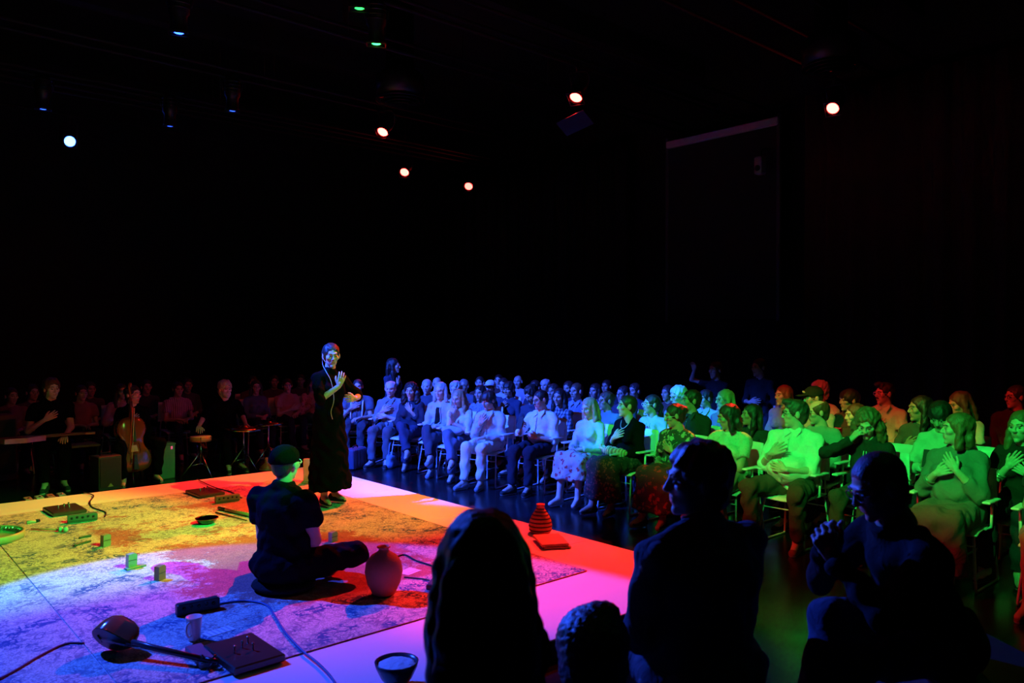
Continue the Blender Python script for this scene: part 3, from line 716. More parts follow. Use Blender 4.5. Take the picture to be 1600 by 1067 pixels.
# ------------------------------------------------------------------ pipes and stage lamps
BLK = mat('black_metal', (.015, .015, .016), .5, .4)
PIPE = mat('grid_pipe', (.012, .012, .013), .7, .0, spec=.15)
PIPES = []
def pipe_for(y, z, label, x0=-6.5, x1=12.2):
    if any(abs(y - p) < .06 for p in PIPES): return
    PIPES.append(y)
    o = empty('lighting_pipe', (0, y, z), 0, 'black pipe carrying the ' + label, 'pipe', 'lighting pipes')
    MB().tube([(x0, 0, 0), (x1, 0, 0)], .025, 8).build('pipe', PIPE, o)
    for x in np.arange(x0 + 1, x1, 3.5): MB().tube([(x, 0, 0), (x, 0, ZC - z)], .006, 5).build('hanger', PIPE, o)
def lamp(pos, aim, col, power, cone, blend, lens, label, group='stage lights', slim=False, spot=True, blades=()):
    o = empty('stage_light', pos, 0, label, 'stage light', group)
    d = (Vector(aim) - Vector(pos)).normalized(); Q = d.to_track_quat('Z', 'Y').to_matrix()
    h = MB().lathe([(0, -.46), (.07, -.45), (.10, -.40), (.112, -.30), (.112, -.18), (.088, -.15), (.088, -.02), (.098, 0.0), (.098, .025), (.090, .025), (.090, -.012)], (0, 0, 0), 20, Q)
    for k in range(4): h.lathe([(.116, -.39 + k * .05), (.116, -.375 + k * .05)], (0, 0, 0), 20, Q)
    h.build('housing', BLK, o)
    r = .086 if not slim else .05; zo = .034 if slim else 0.0
    ln = MB().lathe([(r, -.008 + zo), (r * .7, -.001 + zo), (r * .35, .002 + zo), (0.0, .003 + zo)], (0, 0, 0), 20, Q).build('lens', emit('lens_%s_%d' % ('rgb'[int(np.argmax(col))], lens), col, lens), o)
    side = (Q @ Vector((1, 0, 0))); ctr = Q @ Vector((0, 0, -.25))
    top = Vector((0, 0, .45))
    MB().tube([ctr + side * .125, ctr + side * .14 + Vector((0, 0, .12)), ctr * .4 + side * .13 + Vector((0, 0, .28)), ctr * .3 + Vector((0, 0, .31)), ctr * .4 - side * .13 + Vector((0, 0, .28)), ctr - side * .14 + Vector((0, 0, .12)), ctr - side * .125], .010, 6).build('yoke', BLK, o)
    c = MB().tube([ctr * .3 + Vector((0, 0, .31)), ctr * .15 + Vector((0, 0, .38)), top], .014, 6); c.box(top, (.05, .07, .07)); c.build('clamp', BLK, o)
    fr = MB()
    for k in range(4):
        a = k * math.pi / 2; p = Q @ Vector((.105 * math.cos(a), .105 * math.sin(a), .035)); fr.box(p, (.012 if k % 2 == 0 else .22, .22 if k % 2 == 0 else .012, .012), Q)
    fr.build('colour_frame', BLK, o)
    if spot:
        L = bpy.data.lights.new('beam', 'SPOT'); L.energy = power; L.color = col; L.spot_size = cone * D2R; L.spot_blend = blend; L.shadow_soft_size = .045 if not blades else .010
        lo = bpy.data.objects.new('beam', L); COL.objects.link(lo); lo.parent = o
        lo.location = d * .06; lo.rotation_euler = d.to_track_quat('-Z', 'Y').to_euler()
    for A, B, C in blades:
        p0 = Vector(pos) + d * .06; A, B, C = Vector(A), Vector(B), Vector(C)
        hit = lambda P: (P - p0) * (.30 / (P - p0).dot(d))
        a, b = hit(A), hit(B); m = (a + b) / 2; ab = (b - a).normalized(); c = hit(C)
        out = (c - m) - ab * (c - m).dot(ab); out.normalize(); hl = .24
        q = [m - ab * hl, m + ab * hl, m + ab * hl + out * .26, m - ab * hl + out * .26]
        th = d * .003; vs = [v + d * .06 for v in q] + [v + d * .06 + th for v in q]
        MB().add(vs, [(0, 3, 2, 1), (4, 5, 6, 7), (0, 1, 5, 4), (1, 2, 6, 5), (2, 3, 7, 6), (3, 0, 4, 7)]).build('added_blade', BLK, o)
    pipe_for(pos[1], pos[2] + .45, ' '.join(label.split()[:11])); return o
for i_, a in enumerate(LAMPS): lamp(*a, blades=BLADES.get(i_, ()))
# lamps seen from the side: only a sliver of lens shows
for pos, c, lens, lb in [((2.41, 13.04, 5.2), BLUE, 9, 'blue stage light seen edge-on at the upper left, above the lit one'),
                         ((4.10, 12.78, 5.2), BLUE, 5, 'blue stage light seen edge-on, left one of the middle pair'),
                         ((4.51, 11.31, 5.2), BLUE, 5, 'blue stage light seen edge-on, right one of the middle pair'),
                         ((2.92, 8.80, 5.2), BLUE, 9, 'blue stage light seen edge-on near the top left of the ceiling'),
                         ((4.70, 7.65, 5.2), GREEN, 9, 'green stage light seen edge-on near the top of the ceiling'),
                         ((4.25, 7.25, 5.35), GREEN, 4, 'faint green stage light behind its brighter neighbour at the top')]:
    away = Vector((pos[0], pos[1], 0)).normalized()
    lamp(pos, (pos[0] + away.x * .45, pos[1] + away.y * .45, pos[2] - 3.2), c, 0, 20, .3, lens, lb, 'stage lights', True, False)
# round ceiling diffusers
for (x, y, z), lb in [((6.18, 9.42, 5.25), 'round ringed air diffuser hanging above the red lamp left of centre'), ((9.48, 4.72, 5.25), 'round ringed air diffuser hanging above the far right red lamp')]:
    o = empty('air_diffuser', (x, y, z), 0, lb, 'vent', 'round air diffusers')
    for k, r in enumerate((.30, .23, .16, .09)):
        MB().lathe([(r, -.02 * k), (r + .045, -.02 * k - .03), (r + .05, -.02 * k - .02), (r + .008, -.02 * k + .012), (r, -.02 * k)], (0, 0, 0), 28).build('ring', BLK, o)
    MB().lathe([(.34, .0), (.34, .3), (.2, .4), (.2, ZC - z)], (0, 0, .02), 24).build('duct', BLK, o)

# ------------------------------------------------------------------ stage platform with rugs
PX0, PX1, PY0, PY1, PZ = -3.6, 4.95, 3.22, 9.66, .12
st = empty('stage_platform', (0, 0, 0), 0, 'low white platform covered with sheets of vinyl, rugs laid on it', 'platform')
MB().box(((PX0 + PX1) / 2, (PY0 + PY1) / 2, .055), (PX1 - PX0 - .02, PY1 - PY0 - .02, .108)).build('deck', mat('deck_wood', (.025, .024, .022), .7), st)
vin = mat('white_vinyl', (.78, .77, .76), .55, var=.03, scale=1.2, bump=.02, bscale=60, spec=.3)
ys = [PY0, 4.6, 6.1, 7.6, 9.1, PY1]
for a, b in zip(ys[:-1], ys[1:]):
    MB().box(((PX0 + PX1) / 2, (a + b) / 2, PZ - .006), (PX1 - PX0, b - a - .006, .012), None, .0025).build('vinyl_sheet', vin, st)
def rug_mat(name, hx, hy, seed):
    """faded oriental rug: cream border with navy rosettes, worn rose field"""
    m, nt, b = _new(name); N, L = nt.nodes, nt.links
    b.inputs['Roughness'].default_value = .95; b.inputs['Specular IOR Level'].default_value = .1
    tc = N.new('ShaderNodeTexCoord'); ob = tc.outputs['Object']
    def math_(op, a, c=None):
        n = N.new('ShaderNodeMath'); n.operation = op
        for i, v in enumerate((a, c)):
            if v is None: continue
            if isinstance(v, (int, float)): n.inputs[i].default_value = v
            else: L.new(v, n.inputs[i])
        return n.outputs[0]
    def noise(scale, detail, rough=.5, off=0.0, dist=0.0):
        n = N.new('ShaderNodeTexNoise'); n.inputs['Scale'].default_value = scale; n.inputs['Detail'].default_value = detail; n.inputs['Roughness'].default_value = rough; n.inputs['Distortion'].default_value = dist
        mp = N.new('ShaderNodeMapping'); mp.inputs['Location'].default_value = (off + seed, off * 1.7, 0); L.new(ob, mp.inputs['Vector']); L.new(mp.outputs['Vector'], n.inputs['Vector']); return n
    def step(v, a, c):
        r = N.new('ShaderNodeMapRange'); r.interpolation_type = 'SMOOTHSTEP'; r.inputs['From Min'].default_value = a; r.inputs['From Max'].default_value = c; L.new(v, r.inputs['Value']); return r.outputs['Result']
    def mix(f, a, c):
        n = N.new('ShaderNodeMix'); n.data_type = 'RGBA'
        if isinstance(f, (int, float)): n.inputs['Factor'].default_value = f
        else: L.new(f, n.inputs['Factor'])
        for k, v in (('A', a), ('B', c)):
            if isinstance(v, tuple): n.inputs[k].default_value = (*v, 1)
            else: L.new(v, n.inputs[k])
        return n.outputs['Result']
    sx = N.new('ShaderNodeSeparateXYZ'); L.new(ob, sx.inputs[0])
    ex = math_('SUBTRACT', hx, math_('ABSOLUTE', sx.outputs['X'])); ey = math_('SUBTRACT', hy, math_('ABSOLUTE', sx.outputs['Y']))
    edge = math_('MINIMUM', ex, ey)
    wob = noise(9, 3, .6, 2.0); dist = math_('ADD', edge, math_('MULTIPLY', math_('SUBTRACT', wob.outputs['Fac'], .5), .22))
    border = math_('SUBTRACT', 1.0, step(dist, .62, .74))
    def contour0(n, w0, w1): return math_('SUBTRACT', 1.0, step(math_('ABSOLUTE', math_('SUBTRACT', n.outputs['Fac'], .5)), w0, w1))
    # rosettes: cells outlined by lacy vines, curled by noise
    wn = noise(11, 3, .6, 5.0); vm = N.new('ShaderNodeMixRGB'); vm.inputs['Fac'].default_value = .045; L.new(ob, vm.inputs[1]); L.new(wn.outputs['Color'], vm.inputs[2])
    def voro(feat, scale, rnd):
        v = N.new('ShaderNodeTexVoronoi'); v.feature = feat; v.inputs['Scale'].default_value = scale; v.inputs['Randomness'].default_value = rnd; L.new(vm.outputs[0], v.inputs['Vector']); return v.outputs['Distance']
    vine = math_('SUBTRACT', 1.0, step(voro('DISTANCE_TO_EDGE', 2.3, .55), .10, .20))
    heart = math_('SUBTRACT', 1.0, step(voro('F1', 2.3, .55), .10, .17))
    curl = noise(30, 4, .75, 9.0, 1.2); curlm = math_('MAXIMUM', step(curl.outputs['Fac'], .53, .58), contour0(noise(12, 1, .5, 41.0, .8), .035, .07))
    worn = step(noise(1.7, 4, .62, 13.0).outputs['Fac'], .44, .56)
    navy = math_('MULTIPLY', math_('MULTIPLY', vine, curlm), math_('MULTIPLY', worn, border))
    def contour(n, w0, w1): return math_('SUBTRACT', 1.0, step(math_('ABSOLUTE', math_('SUBTRACT', n.outputs['Fac'], .5)), w0, w1))
    lace = math_('MAXIMUM', contour(noise(9, 1, .5, 31.0, .5), .012, .040), contour(noise(17, 1, .5, 37.0, .5), .018, .055))
    lace2 = math_('MULTIPLY', lace, step(noise(5, 3, .6, 21.0).outputs['Fac'], .36, .58))
    hlace = math_('MULTIPLY', math_('MULTIPLY', heart, border), curlm)
    # worn field: rose showing through cream in ragged patches
    rag = noise(.82, 6, .62, 3.0); rg2 = noise(17, 6, .8, 6.0, .6)
    patch = math_('ADD', rag.outputs['Fac'], math_('MULTIPLY', math_('SUBTRACT', rg2.outputs['Fac'], .5), .42))
    rose = math_('MULTIPLY', math_('SUBTRACT', 1.0, step(patch, .49, .53)), math_('SUBTRACT', 1.0, border))
    fine = noise(95, 3, .75, 1.0); cream = mix(step(fine.outputs['Fac'], .38, .60), (.40, .37, .31), (.74, .71, .62))
    cream2 = mix(math_('MULTIPLY', lace2, .75), cream, (.17, .16, .24))
    rosec = mix(step(fine.outputs['Fac'], .38, .64), (.33, .12, .11), (.50, .21, .19)); rosec = mix(math_('MULTIPLY', lace2, .45), rosec, (.18, .08, .12))
    col = mix(rose, cream2, rosec); col = mix(math_('MULTIPLY', hlace, .45), col, (.12, .14, .26)); col = mix(math_('MULTIPLY', navy, .92), col, (.035, .10, .24))
    L.new(col, b.inputs['Base Color'])
    bp = N.new('ShaderNodeBump'); bp.inputs['Strength'].default_value = .5; bp.inputs['Distance'].default_value = .004; L.new(fine.outputs['Fac'], bp.inputs['Height']); L.new(bp.outputs['Normal'], b.inputs['Normal'])
    return m
RZ = PZ + .008
for (xa, xb), sd, lb in [((1.10, 4.26), 0.0, 'faded oriental rug with navy rosettes under the seated man'), ((-2.08, 1.095), 17.0, 'faded oriental rug at the left edge, beside the long-necked lute')]:
    ya, yb = 3.99, 8.95; hx, hy = (xb - xa) / 2, (yb - ya) / 2
    r = empty('rug', ((xa + xb) / 2, (ya + yb) / 2, PZ), 0, lb, 'rug', 'rugs on the platform')
    MB().box((0, 0, .004), (2 * hx, 2 * hy, .008), None, .003).build('pile', rug_mat('rug_pile_%d' % sd, hx, hy, sd), r)
    hem = mat('rug_hem', (.55, .06, .09), .9)
    for a, b in (((-hx, -hy, .006), (hx, -hy, .006)), ((-hx, hy, .006), (hx, hy, .006)), ((hx, -hy, .006), (hx, hy, .006)) if sd == 0 else ((-hx, -hy, .006), (-hx, hy, .006))):
        MB().tube([a, b], .003, 6).build('hem', hem, r)

# ------------------------------------------------------------------ chairs
WHITE = mat('white_chair_plastic', (.72, .72, .70), .4, var=.03, spec=.5)
WIRE = mat('white_chair_wire', (.62, .62, .62), .35, .3, var=.03)
def shell(fn, nu, nv, th):
    """thin curved panel: fn(u, v) -> point, u and v in 0..1"""
    b = MB(); P = [[Vector(fn(i / nu, j / nv)) for j in range(nv + 1)] for i in range(nu + 1)]; vs = []; ofs = (nu + 1) * (nv + 1)
    Nn = []
    for i in range(nu + 1):
        for j in range(nv + 1):
            du = P[min(i + 1, nu)][j] - P[max(i - 1, 0)][j]; dv = P[i][min(j + 1, nv)] - P[i][max(j - 1, 0)]; Nn.append(du.cross(dv).normalized())
    flat = [p for r in P for p in r]; vs = [p + n * th / 2 for p, n in zip(flat, Nn)] + [p - n * th / 2 for p, n in zip(flat, Nn)]; fs = []
    I = lambda i, j: i * (nv + 1) + j
    for i in range(nu):
        for j in range(nv):
            fs.append((I(i, j), I(i + 1, j), I(i + 1, j + 1), I(i, j + 1))); fs.append(tuple(ofs + k for k in (I(i, j), I(i, j + 1), I(i + 1, j + 1), I(i + 1, j))))
    for i in range(nu):
        for j, sg in ((0, 1), (nv, -1)):
            q = (I(i, j), ofs + I(i, j), ofs + I(i + 1, j), I(i + 1, j)); fs.append(q if sg > 0 else q[::-1])
    for j in range(nv):
        for i, sg in ((0, -1), (nu, 1)):
            q = (I(i, j), ofs + I(i, j), ofs + I(i, j + 1), I(i, j + 1)); fs.append(q if sg > 0 else q[::-1])
    return b.add(vs, fs, True)
def seat_fn(u, v):
    x = (u - .5) * .45 * (1 - .10 * (1 - v)); y = -.22 + .44 * v
    return (x, y, .438 - .016 * math.cos((u - .5) * 2.6) - .03 * max(0, v - .8) * 5 * max(0, v - .8) * 5 * .5 + .01 * (1 - v))
def back_fn(u, v):
    x = (u - .5) * (.44 - .05 * v); z = .56 + .29 * v
    return (x, -.235 - .05 * v - .05 * (1 - (2 * u - 1) ** 2), z)
def make_chair(arms=True):
    r = empty('stacking_chair', (0, 0, 0)); tag(r, None, 'chair')
    shell(seat_fn, 8, 6, .012).build('seat', WHITE, r); shell(back_fn, 8, 5, .010).build('backrest', WHITE, r)
    for s in (-1, 1):
        x = s * .222; xt = s * .19
        MB().tube(smooth_path([(xt, -.20, .425), (x, -.245, .06), (x, -.225, .012), (x, -.19, .010), (x, .18, .010), (x, .215, .012), (x, .225, .05), (xt, .17, .385), (xt, .15, .42), (xt, .10, .424)], 3), .010, 6).build('sled_leg', WIRE, r)
        MB().tube(smooth_path([(xt, -.19, .42), (xt, -.225, .46), (s * .17, -.25, .58), (s * .165, -.275, .72)], 3), .0085, 6).build('back_post', WIRE, r)
    for y, z in ((.19, .33), (-.215, .33)): MB().tube([(-.205, y, z), (.205, y, z)], .006, 6).build('crossbar', WIRE, r)
    if arms:
        for s in (-1, 1):
            a = MB().box((s * .262, .03, .655), (.055, .24, .018), None, .006).build('armrest', WHITE, r)
            MB().tube([(s * .215, .02, .43), (s * .258, .02, .46), (s * .262, .02, .646)], .011, 6).build('post', WIRE, a)
    return r
CHAIR = make_chair(True); CHAIR2 = make_chair(False); _used = {CHAIR: False, CHAIR2: False}
def chair(loc, face, label, proto, group):
    o = proto if not _used[proto] else copy_tree(proto); _used[proto] = True
    o.location = loc; o.rotation_euler = (0, 0, face * D2R); tag(o, label, 'chair', group); return o

# ------------------------------------------------------------------ the audience right of the platform
def seated(desc, label, x, y, top, face=None, lod=1, arms_chair=True, grp='seated audience in the right block', chair_dy=0.0, **kw):  # seat positions and head heights baked in from image pixels of each head
    if face is None: face = 90 + max(0.0, y - 6.8) * 8.5
    r, inf = person(label, (x, y, 0), face, top=top, lod=lod, group=grp, **kw)
    INFO[desc] = inf
    chair((x, y, 0), face, 'white wire-legged chair under the ' + desc, CHAIR if arms_chair else CHAIR2, 'white wire-legged audience chairs')
    return r, inf
INFO = {}
def world(root_face, loc, p):
    q = rz(root_face * D2R) @ np.array(p, float); return np.array(loc, float) + q
GREY, WHT, NAVY, BLKC = (.42, .42, .40), (.62, .62, .58), (.05, .06, .12), (.004, .004, .005)
GRAYHAIR, BLOND, BROWN, DARKH, RUST = (.42, .41, .39), (.36, .26, .14), (.09, .045, .025), (.018, .013, .011), (.20, .08, .04)
# --- front row, blue light
r, I1 = seated('man in suspenders', 'bearded man in polo shirt and pale suspenders, hand on chest, end of front row', 6.2, 10.64, 1.21, face=140, w=1.15, belly=.03, arms=('chest', 'lap'), shirt=(.12, .12, .14), sleeve='short', hair='crop', beard='full', trouser=(.06, .06, .08), skin='mid')
SUSP = r
seated('balding man with crossed forearms', 'balding man in a grey polo shirt with both hands across his chest', 6.25, 9.79, 1.22, face=124, w=1.08, arms=('chest', 'cross'), shirt=(.24, .24, .26), sleeve='elbow', hair='fringe', haircol=GRAYHAIR, trouser=(.12, .12, .14), skin='pale', pitch=-4)
seated('dark curly-haired woman', 'woman with long dark curls in a dark top, hand on chest, legs in dark jeans', 6.3, 9.33, 1.21, face=122, fem=True, arms=('lap', 'chest_high'), shirt=(.04, .04, .06), sleeve='three', hair='curly', haircol=DARKH, trouser=(.05, .055, .10), legs='cross', collar=False, shoe=(.35, .36, .38))
seated('man in an open pale overshirt', 'long grey-haired man in an open pale overshirt leaning back, hands clasped', 6.35, 8.68, 1.24, face=112, arms=('clasp', 'clasp'), shirt=(.50, .48, .44), hair='bob', haircol=GRAYHAIR, trouser=(.06, .065, .09), legs='cross', skin='pale', shoe=(.30, .30, .32))
seated('blonde woman with raised hands', 'blonde woman in a pale blouse with hands raised to her chin', 6.3, 8.17, 1.17, face=112, fem=True, lean=8, arms=('chin', 'pray'), shirt=(.62, .60, .55), sleeve='elbow', hair='long', haircol=BLOND, trouser=(.12, .15, .22), legs='cross', skin='pale', shoe=(.10, .10, .12), pitch=-10)
seated('person in wide pale trousers', 'person with a dark bowl haircut in a pale jacket and wide pale trousers', 6.3, 7.55, 1.19, face=106, lod=1, lean=6, arms=('chest_high', 'lap'), shirt=(.46, .50, .48), hair='bangs', haircol=DARKH, trouser=(.68, .66, .58), legs='sit', bottom='trousers', pitch=-14, shoe=(.25, .25, .26), w=1.05)
rr, I21 = seated('man in a white shirt raising a phone', 'man in a white shirt and dark glasses raising a phone', 6.55, 6.90, 1.22, face=100, w=1.12, belly=.03, arms=('phone', 'belly'), shirt=(.70, .70, .68), sleeve='elbow', hair='crop', haircol=DARKH, glasses='dark', trouser=(.025, .025, .04), skin='mid', pitch=-8)
seated('long-haired girl in a printed skirt', 'girl with long straight fair hair in a pale shirt and a printed skirt', 6.5, 6.05, 1.14, face=98, fem=True, w=.93, arms=('lap', 'lap'), shirt=(.50, .54, .50), hair='long', haircol=BLOND, bottom='midi', trouser=(.45, .40, .36), bpat='floral', bcol2=(.40, .05, .06), skin='pale', shoe=(.30, .30, .33), pitch=-10, yaw=-8)
seated('short-haired woman in black', 'woman with cropped dark hair in black top and long print skirt, hand on chest', 6.5, 5.49, 1.24, fem=True, arms=('chest', 'lap'), shirt=BLKC, sleeve='three', hair='crop', haircol=DARKH, bottom='skirt', trouser=(.05, .04, .04), bpat='print', bcol2=(.22, .07, .06), skin='mid', collar=False, pitch=3)
seated('woman in a floral blouse', 'woman with glasses in a dark floral blouse resting her chin, front row', 6.45, 4.79, 1.20, fem=True, w=1.15, belly=.03, lean=6, arms=('lap', 'chest'), shirt=(.055, .05, .045), pat='floral', col2=(.42, .38, .26), sleeve='elbow', hair='updo', haircol=DARKH, glasses='clear', bottom='skirt', trouser=(.06, .05, .05), bpat='floral', bcol2=(.30, .06, .05), skin='tan', pitch=-10)
seated('woman in a pale trimmed top', 'woman with dark hair in a pale top with dark trim, hands joined at her chest', 6.45, 4.20, 1.23, fem=True, w=1.25, belly=.05, arms=('chest', 'cross'), shirt=(.48, .52, .40), pat='print', col2=(.40, .44, .34), sleeve='short', hair='bob', haircol=DARKH, trouser=(.18, .20, .14), bottom='skirt', skin='tan', pitch=-12)
seated('large man in a pale shirt', 'large man in a pale green-lit shirt with glasses, hand on his chest', 6.6, 3.62, 1.29, w=1.30, belly=.10, lod=0, arms=('chest', 'belly'), shirt=(.74, .74, .70), sleeve='elbow', hair='side', haircol=(.06, .04, .03), glasses='dark', trouser=(.06, .055, .045), legs='wide', skin='pale', lean=-3, shoe=(.20, .10, .08))
seated('woman in a dark hooded jacket', 'woman in a dark hooded jacket bowing her head onto her hand', 6.8, 3.00, 1.25, fem=True, lod=0, lean=10, arms=('face', 'lap'), shirt=(.030, .032, .030), hair='curly', haircol=RUST, trouser=(.04, .05, .04), skin='pale', pitch=-26, yaw=12)
seated('grey-clad woman with a bob', 'woman with a thick auburn bob in a loose grey dress, both hands on her chest', 6.5, 2.24, 1.28, fem=True, lod=0, w=1.12, belly=.03, arms=('chest', 'chest_high'), shirt=(.15, .17, .16), sleeve='three', hair='bob', haircol=RUST, bottom='skirt', trouser=(.11, .12, .12), skin='pale', collar=False, pitch=2, lean=-6)
seated('sandalled person at the picture edge', 'person in sandals at the right picture edge, front row, forearm raised', 6.45, 1.52, 1.30, lod=0, face=92, arms=('lap', 'chest'), shirt=(.03, .03, .03), sleeve='short', hair='short', trouser=(.30, .26, .24), bottom='shorts', skin='tan', w=1.05, shoe=(.14, .06, .05), shoekind='heel')
# --- second row
seated('smiling man with glasses', 'smiling grey-haired man with glasses behind the curly-haired woman', 7.0, 9.93, 1.21, lod=1, arms=('lap', 'lap'), shirt=(.07, .08, .11), hair='crop', haircol=GRAYHAIR, glasses='clear', skin='pale', arms_chair=False)
seated('grey-haired man in a light shirt', 'elderly man with thick grey hair in a light shirt, second row', 7.0, 9.20, 1.20, arms=('lap', 'lap'), shirt=(.55, .54, .52), hair='thick', haircol=GRAYHAIR, skin='pale', arms_chair=False)
seated('dark-haired woman in a print top', 'woman with short dark hair in a printed top behind the blonde woman', 7.0, 8.62, 1.15, fem=True, w=1.1, arms=('lap', 'lap'), shirt=(.25, .26, .32), pat='print', col2=(.14, .14, .20), hair='bob', haircol=DARKH, skin='mid', arms_chair=False)
seated('woman in a dark sweater', 'dark-haired woman in a dark sweater with a pale collar, hand at her throat', 7.55, 8.63, 1.21, fem=True, arms=('chest_high', 'lap'), shirt=(.05, .055, .09), hair='bangs', haircol=DARKH, skin='mid', arms_chair=False)
seated('man bowing his dark head', 'man with dark hair bowing his head behind the man with the phone', 7.3, 7.82, 1.20, lean=8, arms=('lap', 'lap'), shirt=(.06, .065, .09), hair='thick', haircol=DARKH, skin='mid', pitch=-28, arms_chair=False)
seated('woman with long dark hair and a vest', 'woman with long dark hair in an open vest over a checked top', 7.25, 7.28, 1.19, fem=True, arms=('lap', 'lap'), shirt=(.40, .42, .46), pat='plaid', col2=(.12, .13, .16), hair='long', haircol=DARKH, skin='mid', trouser=(.10, .04, .05), yaw=15)
seated('woman in a blue top with glasses', 'woman with glasses and tied hair in a plain blue top, hands in lap', 7.2, 6.42, 1.20, fem=True, w=1.08, arms=('lap', 'cross'), shirt=(.16, .20, .30), sleeve='elbow', hair='updo', haircol=BROWN, glasses='dark', skin='mid')
seated('woman with clear glasses', 'woman with clear glasses and swept-back hair in a light jacket', 7.2, 5.72, 1.20, fem=True, arms=('lap', 'chest'), shirt=(.40, .46, .44), hair='ponytail', haircol=DARKH, glasses='clear', skin='mid', pitch=4)
seated('young man in a dark polo', 'young man with cropped dark hair in a dark polo shirt, profile green', 7.3, 5.24, 1.27, w=1.08, arms=('lap', 'lap'), shirt=(.03, .035, .03), sleeve='elbow', hair='short', haircol=DARKH, skin='tan', pitch=3)
seated('smiling woman in a sleeveless top', 'smiling woman with long dark hair and bare upper arm behind the trimmed top', 7.2, 4.42, 1.17, fem=True, arms=('lap', 'lap'), shirt=(.04, .04, .04), sleeve='short', hair='long', haircol=DARKH, skin='tan', pitch=3)
seated('balding man in a grey jacket', 'balding man with dark glasses in a grey jacket behind the large man', 7.4, 3.80, 1.24, w=1.05, arms=('lap', 'lap'), shirt=(.30, .34, .32), hair='fringe', haircol=BROWN, glasses='dark', skin='pale', pitch=-6)
seated('smiling woman with long wavy hair', 'smiling woman with long wavy hair beside the hooded one', 7.9, 3.66, 1.19, fem=True, arms=('lap', 'chest'), shirt=(.06, .05, .04), hair='long', haircol=BROWN, skin='pale', pitch=-4)
_, I54 = seated('woman looking at a phone', 'woman with a blunt fringe and light sleeves looking down at a phone', 7.4, 2.64, 1.30, fem=True, lod=1, lean=8, arms=('phone', 'phone'), shirt=(.52, .56, .50), hair='bangs', haircol=DARKH, skin='mid', pitch=-26, yaw=5)
seated('long-haired woman with bracelets', 'woman with long light brown hair at the right edge, bracelets on a raised wrist', 7.1, 1.96, 1.28, fem=True, lod=0, arms=('chest_high', 'chest'), shirt=(.025, .022, .02), sleeve='short', hair='long', haircol=(.16, .09, .04), skin='pale', yaw=-12)
# --- third row
seated('bald man behind the front rows', 'bald man, only the top of his head lit pink', 7.8, 10.77, 1.16, lod=2, hair='bald', shirt=GREY, arms_chair=False, skin='pale', pitch=-8)
seated('man in sunglasses', 'man in dark glasses with a pink-lit crown in the third row', 7.8, 10.03, 1.18, lod=2, hair='crop', haircol=(.25, .22, .2), glasses='dark', shirt=(.12, .12, .16), arms_chair=False)
seated('man in a pale cap', 'man in a pale baseball cap in the third row', 7.9, 9.48, 1.17, lod=2, hair='crop', cap='cap', capcol=(.68, .68, .70), shirt=(.08, .08, .12), arms_chair=False)
seated('person behind the dark sweater', 'person with a pink-lit forehead beside the woman in the sweater', 8.45, 9.80, 1.12, lod=2, hair='short', shirt=(.55, .5, .52), arms_chair=False, skin='pale')
seated('woman with a long narrow face', 'woman with a long narrow face and tied dark hair, third row', 8.0, 8.16, 1.17, lod=2, fem=True, hair='updo', shirt=(.30, .30, .38), arms_chair=False)
seated('man in a printed shirt', 'man in a short-sleeved printed shirt looking up, third row', 7.8, 7.50, 1.23, lod=1, w=1.1, hair='crop', haircol=BROWN, shirt=(.22, .24, .34), pat='print', col2=(.36, .38, .48), sleeve='short', arms=('clasp', 'clasp'), arms_chair=False)
seated('woman beside the printed shirt', 'woman in a blue blouse sitting tall, third row', 8.5, 7.79, 1.18, lod=2, fem=True, hair='bob', haircol=DARKH, shirt=(.12, .16, .30), arms_chair=False)
seated('dim man near the block middle', 'dimly lit man with glasses in the middle of the right block', 8.2, 7.00, 1.20, lod=2, hair='crop', shirt=(.06, .06, .09), glasses='dark', arms_chair=False)
seated('pale-haired man lit blue', 'pale curly-haired man lit bright blue beside the green-lit profile', 7.9, 5.86, 1.25, lod=1, hair='thick', haircol=(.60, .58, .54), shirt=(.20, .24, .28), glasses='dark', skin='pale', arms_chair=False, pitch=-8)
seated('man with an orange-lit face', 'dark-haired man with an orange-lit cheek in a pale shirt', 8.6, 5.95, 1.18, lod=1, hair='short', shirt=(.40, .46, .50), arms_chair=False, pitch=-5)
seated('blonde woman with dark glasses', 'fair-haired woman in dark-rimmed glasses behind the green-lit profile', 7.9, 5.20, 1.25, lod=1, fem=True, hair='long', haircol=BLOND, glasses='dark', shirt=(.16, .18, .16), skin='pale', arms_chair=False)
seated('man in a dark cap', 'man in a dark cap with a light badge, right of centre', 8.2, 4.27, 1.31, lod=1, hair='crop', haircol=BROWN, cap='cap', capcol=(.02, .035, .025), glasses='clear', shirt=(.35, .40, .36), skin='pale', arms_chair=False, pitch=-6)
seated('woman with red-lit hair', 'woman with dark fringed hair and a red-lit nose, right block', 8.7, 4.10, 1.27, lod=1, fem=True, hair='bangs', haircol=DARKH, shirt=(.10, .04, .04), arms_chair=False)
seated('woman with her hand on her heart', 'long-haired woman in a green top with an orange-lit hand on her heart', 8.0, 3.07, 1.29, lod=1, fem=True, arms=('chest', 'lap'), hair='long', haircol=DARKH, shirt=(.06, .085, .07), sleeve='three', skin='tan', arms_chair=False)
seated('long-haired person in a red-lit T-shirt', 'person with long hair in a T-shirt lit red, bowing, by an empty white seat', 8.6, 2.92, 1.31, lod=1, fem=True, arms=('lap', 'lap'), hair='long', haircol=BROWN, shirt=(.55, .5, .48), sleeve='short', pitch=-14, arms_chair=False)
chair((7.75, 2.45, 0), 90, 'empty white wire-legged chair between two women at the right, its back lit orange', CHAIR, 'white wire-legged audience chairs')
chair((7.35, 3.12, 0), 90, 'empty white wire-legged chair lit pale green behind the hooded woman', CHAIR, 'white wire-legged audience chairs')
